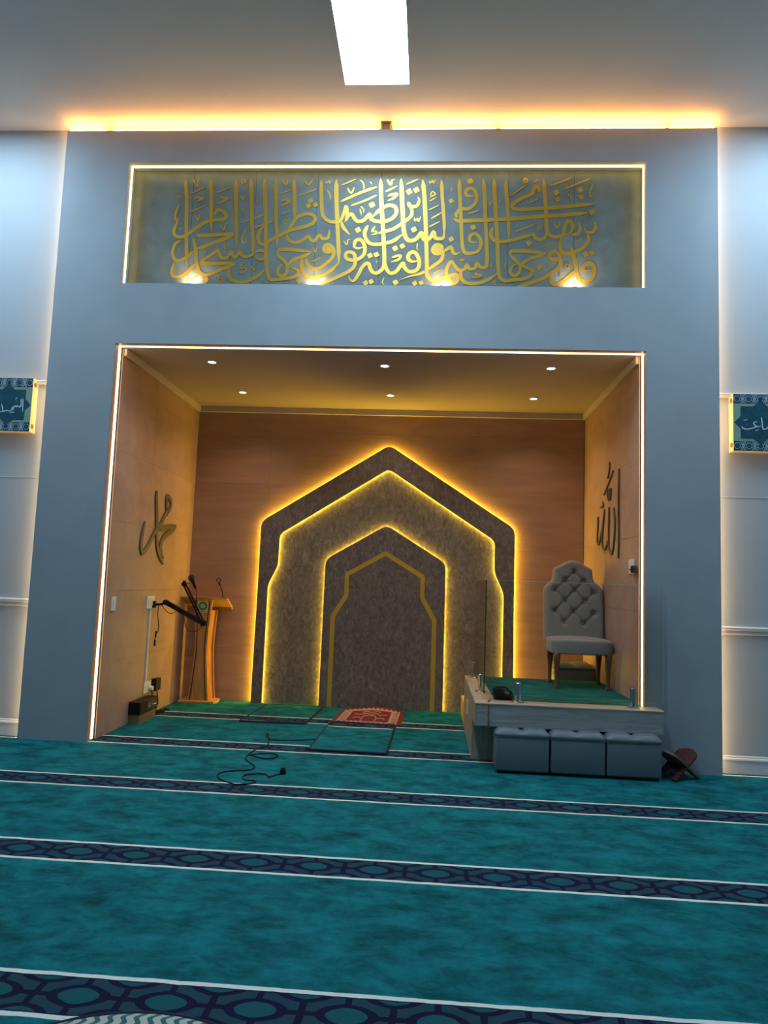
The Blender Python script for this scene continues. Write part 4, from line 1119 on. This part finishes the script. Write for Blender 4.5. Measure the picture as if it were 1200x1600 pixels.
tag(MB().tube(spline([(XL + 0.05, 1.20, 0.010), (XL + 0.10, 1.27, 0.012), (XL + 0.05, 1.33, 0.012), (XL + 0.12, 1.40, 0.010), (XL + 0.07, 1.46, 0.012), (XL + 0.13, 1.52, 0.010), (XL + 0.05, 1.56, 0.010), (XL + 0.09, 1.42, 0.022), (XL + 0.04, 1.30, 0.020), (XL + 0.10, 1.22, 0.011)], 6), 0.009, 6).build('cable_tangle', BLACK, smooth=True), 'tangle of black cables on the carpet below the wall socket', 'cable')
am = thing('audio_amplifier', 'black amplifier box on a low wooden stand against the left alcove wall', 'amplifier', (XL + 0.06, 0.98, 0))
box('stand', wood('stand_wood', (0.24, 0.15, 0.08), 'y', 0.3), XL + 0.002, XL + 0.105, 0.78, 1.19, 0, 0.085, am)
box('case', BLACK, XL + 0.002, XL + 0.115, 0.77, 1.20, 0.085, 0.20, am, bevel=0.004)
fp_ = box('front_panel', mat('dark_metal', (0.04, 0.038, 0.036), 0.3, 0.5), XL + 0.115, XL + 0.118, 0.93, 1.18, 0.10, 0.185, am)
box('display', mat('pale_display', (0.5, 0.5, 0.48), 0.3), XL + 0.118, XL + 0.120, 0.97, 1.01, 0.125, 0.140, fp_)
for y in (1.06, 1.10, 1.14):
    MB().lathe([(0.011, 0), (0.010, 0.012), (0.0005, 0.013)], (XL + 0.118, y, 0.135), 12, 'x').build('knob', CHROME, fp_)
t = plate('wall_plate', 0.235, 0.40, 1.55, 1.675, 'white double wall plate on the right alcove wall below the Arabic word', 'wall plate', 2, 1)
bk = thing('wall_holder', 'small black holder plugged onto the right wall plate', 'holder', (2.2, 0.24, 1.6))
box('holder_arm', BLACK, 2.200, 2.2285, 0.185, 0.25, 1.578, 1.592, bk, bevel=0.003)
box('holder_cup', BLACK, 2.192, 2.235, 0.145, 0.185, 1.555, 1.615, bk, bevel=0.006)

# ================================================================== CARPETS AND RUG ON THE FLOOR
NAVY = mat('navy_binding', (0.012, 0.014, 0.035), 0.9)
def mat_piece(name, q4, label, carp, z=0.012):
    t = thing(name, label, 'mat', (sum(p[0] for p in q4) / 4, sum(p[1] for p in q4) / 4, 0))
    MB().prism(q4, 0.001, z, 'z').build('pile', carp, t)
    cx0 = sum(p[0] for p in q4) / 4; cy0 = sum(p[1] for p in q4) / 4
    for i in range(4):
        a, b = q4[i], q4[(i + 1) % 4]
        MB().tube([(a[0], a[1], z * 0.6), (b[0], b[1], z * 0.6)], 0.012, 6).build('binding', NAVY, t)
    return t
mat_piece('prayer_mat', [(-1.27, 1.135), (-0.635, 1.155), (-0.60, 2.10), (-1.22, 2.10)], 'teal bordered carpet piece lying left of the red rug', carpet('mat_carpet_left', -0.07))
mat_piece('prayer_mat', [(-0.425, 0.115), (0.215, 0.10), (0.235, 1.23), (-0.405, 1.24)], 'teal carpet piece with navy edges lying in front of the red rug', carpet('mat_carpet_front', -0.175), 0.016)
RED = mat('red_pile', (0.16, 0.003, 0.014), 0.9, noise=(30, 0.2), bump=(200, 0.3))
CREAM = mat('cream_pile', (0.40, 0.27, 0.23), 0.9)
PINK = mat('rose_pile', (0.36, 0.09, 0.07), 0.9)
rg = thing('prayer_rug', 'red prayer rug with cream flowered border lying before the mihrab', 'rug', (-0.05, 1.75, 0))
def rug_z(x, y):
    e = max(0, (y - 1.85) / 0.28); return 0.006 + 0.032 * e * e + 0.006 * math.sin(x * 9) * e
def RG(u, v):
    """u 0..1 across, v 0..1 front to back; the back edge is a shallow gable"""
    top = 1.99 + 0.15 * (1 - abs(2 * u - 1) ** 1.5) 
    y0 = 1.345 - 0.035 * u
    y = y0 + (top - y0) * v
    x = -0.41 + u * 0.70 + v * (0.035 - 0.02 * u)
    return (x, y, rug_z(x, y))
def rug_patch(u0, u1, v0, v1, h, nu=2, nv=2):
    mb = MB()
    n = 0
    def P(i, j, dz):
        x, y, z = RG(u0 + (u1 - u0) * i / nu, v0 + (v1 - v0) * j / nv); return (x, y, z + dz)
    vs = [P(i, j, h) for j in range(nv + 1) for i in range(nu + 1)]
    fs = [(j * (nu + 1) + i, j * (nu + 1) + i + 1, (j + 1) * (nu + 1) + i + 1, (j + 1) * (nu + 1) + i) for j in range(nv) for i in range(nu)]
    return vs, fs
body = MB(); vs, fs = rug_patch(0, 1, 0, 1, 0.0, 20, 20); body.add(vs, fs)
body.grid(lambda u, v: (RG(u, 0)[0], RG(u, 0)[1], 0.001 + v * (RG(u, 0)[2] - 0.001)), 12, 2)
body.build('pile', RED, rg, smooth=False)
fr = MB()
for a in ((0.05, 0.95, 0.0, 0.03), (0.06, 0.19, 0.0, 0.90), (0.80, 0.93, 0.0, 0.90), (0.06, 0.93, 0.84, 0.94), (0.2, 0.8, 0.0, 0.12)):
    vs, fs = rug_patch(*a, 0.002, 10, 10); fr.add(vs, fs)
fr.build('border_pattern', CREAM, rg, fix=False)
fl = MB()
for k in range(12):
    for (u, v) in ((0.125 + (0.02 if k % 2 else -0.02), 0.06 + k * 0.07), (0.875 + (0.02 if k % 2 else -0.02), 0.06 + k * 0.07), (0.1 + k * 0.072, 0.915), (0.1 + k * 0.072, 0.065)):
        vs, fs = rug_patch(u - 0.018, u + 0.018, v - 0.02, v + 0.02, 0.0035, 1, 1); fl.add(vs, fs)
fl.build('flower_pattern', RED, rg, fix=False)['kind'] = 'stuff'
for nm_, lines in (('field_motif', [[(0.40, 0.13), (0.40, 0.40), (0.44, 0.50), (0.56, 0.50), (0.60, 0.40), (0.60, 0.13)], [(0.25, 0.62), (0.35, 0.56), (0.42, 0.66), (0.50, 0.60), (0.58, 0.66), (0.65, 0.56), (0.75, 0.62)], [(0.36, 0.74), (0.42, 0.78), (0.50, 0.72), (0.58, 0.78), (0.64, 0.74)], [(0.26, 0.30), (0.32, 0.38), (0.38, 0.32)], [(0.62, 0.32), (0.68, 0.38), (0.74, 0.30)]]),):
    mo = MB()
    for ln in lines:
        P_ = [Vector((p[0], p[1], 0)) for p in ln]; sp = spline([tuple(p)[:2] for p in P_], 4)
        pts = [RG(p.x, p.y) for p in sp]; mo.tube([(x, y, z + 0.001) for x, y, z in pts], 0.006, 4)
    mo.build(nm_, CREAM, rg)
# cable on the carpet
CB = [(-0.41, 0.53), (-0.448, 0.5), (-0.632, 0.438), (-0.797, 0.418), (-0.85, 0.503), (-0.888, 0.574), (-0.893, 0.655), (-0.861, 0.56), (-0.817, 0.375), (-0.781, 0.163), (-0.836, 0.088), (-0.857, -0.026), (-0.862, -0.189), (-0.847, -0.294), (-0.79, -0.386), (-0.728, -0.487), (-0.735, -0.572), (-0.796, -0.612), (-0.891, -0.653), (-0.928, -0.718), (-0.92, -0.793), (-0.88, -0.86), (-0.799, -0.928), (-0.743, -0.964), (-0.677, -0.939), (-0.631, -0.907), (-0.633, -0.859), (-0.694, -0.847), (-0.732, -0.818), (-0.744, -0.757), (-0.717, -0.701), (-0.655, -0.667), (-0.595, -0.689), (-0.564, -0.746), (-0.532, -0.689), (-0.486, -0.64)]
fc = thing('floor_cable', 'long thin black cable looping over the carpet in front of the alcove', 'cable', (-0.7, -0.3, 0))
MB().tube([(p.x, p.y, 0.0052) for p in spline(CB, 5)], 0.005, 6).build('cable', BLACK, fc, smooth=True)
LP = [(-0.86, -0.17), (-0.791, -0.103), (-0.704, -0.074), (-0.653, -0.095), (-0.629, -0.153), (-0.656, -0.222), (-0.73, -0.229), (-0.8, -0.191), (-0.85, -0.15)]
MB().tube([(p.x, p.y, 0.0055) for p in spline(LP, 5)], 0.005, 6).build('cable_loop', BLACK, fc, smooth=True)
MB().lathe([(0.022, 0), (0.024, 0.02), (0.014, 0.045), (0.0005, 0.046)], (-0.486, -0.63, 0.0), 12).build('plug', BLACK, fc)

# ================================================================== SMALL THINGS BY THE PLATFORM
bg = thing('black_pouch', 'small black pouch lying on the platform rim behind the glass', 'pouch', (1.14, 0.04, PZ))
def pouch(u, v):
    a = 2 * PI * u; r = math.sin(min(1, v * 1.0) * PI) ** 0.45
    x = 0.085 * r * math.cos(a); y = 0.06 * r * math.sin(a)
    z = 0.045 * (1 - math.cos(v * PI)) * (1 + 0.18 * math.sin(3 * a + 1) * r) - (0.02 if x > 0.03 else 0) * v
    return (1.145 + x + 0.01 * math.sin(5 * v), 0.06 + y, PZ - 0.001 + z)
MB().grid(pouch, 24, 16, True).build('body', mat('black_fabric', (0.014, 0.014, 0.016), 0.7), bg, smooth=True)
MB().tube(spline([(1.06, 0.03, PZ + 0.075), (1.11, 0.0, PZ + 0.10), (1.17, 0.0, PZ + 0.095), (1.215, 0.03, PZ + 0.05)], 5), 0.006, 6).build('strap', BLACK, bg, smooth=True)
MB().add([(1.155, -0.004, PZ + 0.055), (1.19, -0.002, PZ + 0.045), (1.19, 0.002, PZ + 0.065), (1.158, 0.002, PZ + 0.073)], [(0, 1, 2, 3)]).build('tag', mat('grey_tag', (0.3, 0.3, 0.3), 0.5), bg)
pb = thing('prayer_beads', 'dark string of prayer beads hanging over the platform fascia', 'prayer beads', (1.015, PY0 - 0.01, PZ - 0.1))
bead = None
bpts = [(1.035 - k * 0.004, -0.05 - k * 0.02, PZ + 0.0065) for k in range(6)] + [(1.014 + 0.003 * math.sin(k * 2.1), PY0 - 0.012, PZ - 0.012 - k * 0.0145) for k in range(8)]
for p in bpts:
    if bead is None:
        bead = MB().grid(lambda u, v: (0.0065 * math.sin(v * PI) * math.cos(2 * PI * u), 0.0065 * math.sin(v * PI) * math.sin(2 * PI * u), 0.0065 * math.cos(v * PI)), 8, 6, True).build('bead', WALNUT, None, smooth=True)
        o = bead
    else:
        o = bead.copy(); COL.objects.link(o)
    o.location = p; put(o, pb)
MB().tube([(1.014, PY0 - 0.012, PZ - 0.12), (1.015, PY0 - 0.012, PZ - 0.178)], 0.006, 6, rr=[0.003, 0.010]).build('tassel', WALNUT, pb)

# folding book stand beside the ottomans
rh = thing('book_stand', 'folding wooden book stand with red carved leaf beside the right ottoman', 'book stand', (2.47, -0.13, 0))
def stand_leaf(s, m, name):
    # board in its own plane: t along the slope, w across; rounded top, cut-out foot
    ang = math.radians(38) * 1.0
    out = []
    L1, L0 = 0.165, 0.155
    ptsb = [(-L0, -0.095), (-L0, -0.055), (-0.05, -0.035), (-0.05, 0.035), (-L0, 0.055), (-L0, 0.095), (0.10, 0.095)]
    ptsb += [(0.10 + 0.065 * math.sin(k * PI / 8), 0.095 * math.cos(k * PI / 8)) for k in range(1, 8)] + [(0.10, -0.095)]
    rz = math.radians(28)
    def P(t, w_, o):
        x = s * t * math.cos(ang) - o * math.sin(ang) * s; z = 0.103 + t * math.sin(ang) + o * math.cos(ang); y = w_
        return (2.47 + x * math.cos(rz) - y * math.sin(rz), -0.13 + x * math.sin(rz) + y * math.cos(rz), z)
    n = len(ptsb)
    MB().add([P(t, w_, -0.008) for t, w_ in ptsb] + [P(t, w_, 0.008) for t, w_ in ptsb],
             [tuple(range(n)), tuple(range(2 * n - 1, n - 1, -1))] + [(i, i + n, (i + 1) % n + n, (i + 1) % n) for i in range(n)]).build(name, m, rh)
stand_leaf(1, REDWOOD, 'red_leaf'); stand_leaf(-1, EDGEW, 'pale_leaf')

# striped cushion at the lower edge of the picture
STR, nt, N, L, P = nm('twisted_stripe_fabric')
g = N.new('ShaderNodeNewGeometry'); sx = N.new('ShaderNodeSeparateXYZ'); L.new(g.outputs['Position'], sx.inputs[0])
ph = math_node(N, L, 'ADD', math_node(N, L, 'MULTIPLY', sx.outputs['X'], 150.0), math_node(N, L, 'MULTIPLY', math_node(N, L, 'SINE', math_node(N, L, 'MULTIPLY', sx.outputs['Y'], 90.0)), 1.2))
sn = math_node(N, L, 'GREATER_THAN', math_node(N, L, 'SINE', ph), 0.25)
mx = N.new('ShaderNodeMix'); mx.data_type = 'RGBA'; L.new(sn, mx.inputs[0]); mx.inputs[6].default_value = (0.46, 0.47, 0.42, 1); mx.inputs[7].default_value = (0.01, 0.12, 0.14, 1)
L.new(mx.outputs[2], P.inputs['Base Color']); P.inputs['Roughness'].default_value = 0.9
def cush(u, v):
    a = 2 * PI * u; r = 0.52 * math.sin(v * PI) ** 0.5
    return (-0.28 + r * math.cos(a), -4.085 + r * math.sin(a), 0.03 - 0.03 * math.cos(v * PI))
cu = thing('floor_cushion', 'round cream and teal striped floor cushion at the lower edge', 'cushion', (-0.30, -4.0, 0))
MB().grid(cush, 48, 16, True).build('cushion_cover', STR, cu, smooth=True)
MB().tube([(-0.28 + 0.525 * math.cos(2 * PI * k / 40), -4.085 + 0.525 * math.sin(2 * PI * k / 40), 0.03) for k in range(41)], 0.007, 6).build('piping', NAVY, cu, smooth=True)

# ================================================================== NAME PLAQUES ON THE SIDE WALLS
TEALD = mat('plaque_teal', (0.012, 0.085, 0.125), 0.35, noise=(25, 0.25))
NAVYP = mat('plaque_navy', (0.012, 0.045, 0.095), 0.35)
SAGE = mat('plaque_sage', (0.30, 0.42, 0.33), 0.4)
PALE = mat('plaque_line', (0.50, 0.72, 0.80), 0.4)
INK = mat('plaque_letters', (0.62, 0.74, 0.80), 0.4)
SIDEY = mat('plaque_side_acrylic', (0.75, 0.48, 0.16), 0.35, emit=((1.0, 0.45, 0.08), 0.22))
def plaque(cx, zc, inner, text, label):
    """inner: +1 if the facade lies at +x of it"""
    hw_, hh = 0.215, 0.238; yf, ybk = 0.022, 0.0995
    t = thing('name_plaque', label, 'plaque', (cx, ybk, zc - hh))
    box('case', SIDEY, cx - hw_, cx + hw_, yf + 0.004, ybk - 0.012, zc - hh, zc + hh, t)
    box('back_plate', GLOSS_WHITE, cx - hw_ - 0.004, cx + hw_ + 0.004, ybk - 0.012, ybk, zc - hh - 0.004, zc + hh + 0.004, t)
    face = box('face', SAGE, cx - hw_, cx + hw_, yf, yf + 0.004, zc - hh, zc + hh, t)
    s = inner
    a, b = sorted((cx + s * hw_, cx + s * (hw_ + 0.004)))
    box('light_tube', L_TUBE, a, b, 0.062, 0.082, zc - 0.16, zc + 0.16, t)
    dk_ = MB()
    for zz in (zc + 0.165, zc - 0.205):
        for e in (0, 1):
            dk_.lathe([(0.0005, 0), (0.022, 0), (0.022, 0.002), (0.0005, 0.002)], (cx + s * hw_ + (0 if s > 0 else -0.002), 0.058, zz + 0.02), 8, 'x')
    dk_.build('side_rosette', mat('rosette_brown', (0.18, 0.12, 0.04), 0.5), t)
    y = yf - 0.0015
    # star medallion: rectangle with pointed sides
    w1, h1 = 0.157, 0.133
    st = [(-w1, h1), (-0.056, h1), (0, 0.186), (0.056, h1), (w1, h1), (w1, 0.052), (w1 + 0.050, 0), (w1, -0.052), (w1, -h1), (0.056, -h1), (0, -0.186), (-0.056, -h1), (-w1, -h1), (-w1, -0.052), (-w1 - 0.050, 0), (-w1, 0.052)]
    MB().prism([(cx + u, zc + v) for u, v in st], y - 0.0015, yf).build('star_medallion', TEALD, t)
    # border bands with eight-pointed stars and lattice lines
    for sg in (1, -1):
        zb = zc + sg * (hh - 0.043)
        box('border_band', NAVYP, cx - hw_ + 0.003, cx + hw_ - 0.003, yf - 0.001, yf, zb - 0.038, zb + 0.038, t)
        k = 0
        for k in range(-2, 3):
            x = cx + k * 0.0925
            pts = []
            for i in range(16):
                r = 0.030 if i % 2 == 0 else 0.0235
                a_ = i * PI / 8 + PI / 8; pts.append((x + r * math.cos(a_), zb + r * math.sin(a_)))
            MB().prism(pts, yf - 0.0022, yf - 0.001).build('star', PALE, t)
            pts2 = [(x + (p[0] - x) * 0.84, zb + (p[1] - zb) * 0.84) for p in pts]
            MB().prism(pts2, yf - 0.0030, yf - 0.0022).build('star_centre', TEALD, t)
        ll = MB()
        for k in range(-2, 2):
            x = cx + (k + 0.5) * 0.0925
            for (ua, va, ub, vb) in ((-0.022, -0.036, 0.010, 0.036), (0.022, -0.036, -0.010, 0.036), (-0.010, -0.036, 0.022, 0.036), (0.010, -0.036, -0.022, 0.036)):
                a_ = (max(cx - hw_, min(cx + hw_, x + ua)), yf - 0.002, zb + va); b_ = (max(cx - hw_, min(cx + hw_, x + ub)), yf - 0.002, zb + vb)
                if a_[0] != b_[0]: ll.tube([a_, b_], 0.0024, 4)
        ll.build('lattice_lines', PALE, t)
    mb = MB()
    for p in strokes(text, lambda u, v, t_: (u, yf - 0.003 - t_, v), 0.002): mb.add(p.v, p.f)
    mb.build('lettering', INK, t, fix=False)
plaque(-2.985 - 0.215, 2.832, 1, PLAQUE_LEFT, 'teal and green Arabic name plaque with lit side, on the wall left of the facade')
plaque(2.968 + 0.215, 2.812, -1, PLAQUE_RIGHT, 'teal and green Arabic name plaque with lit side, on the wall right of the facade')
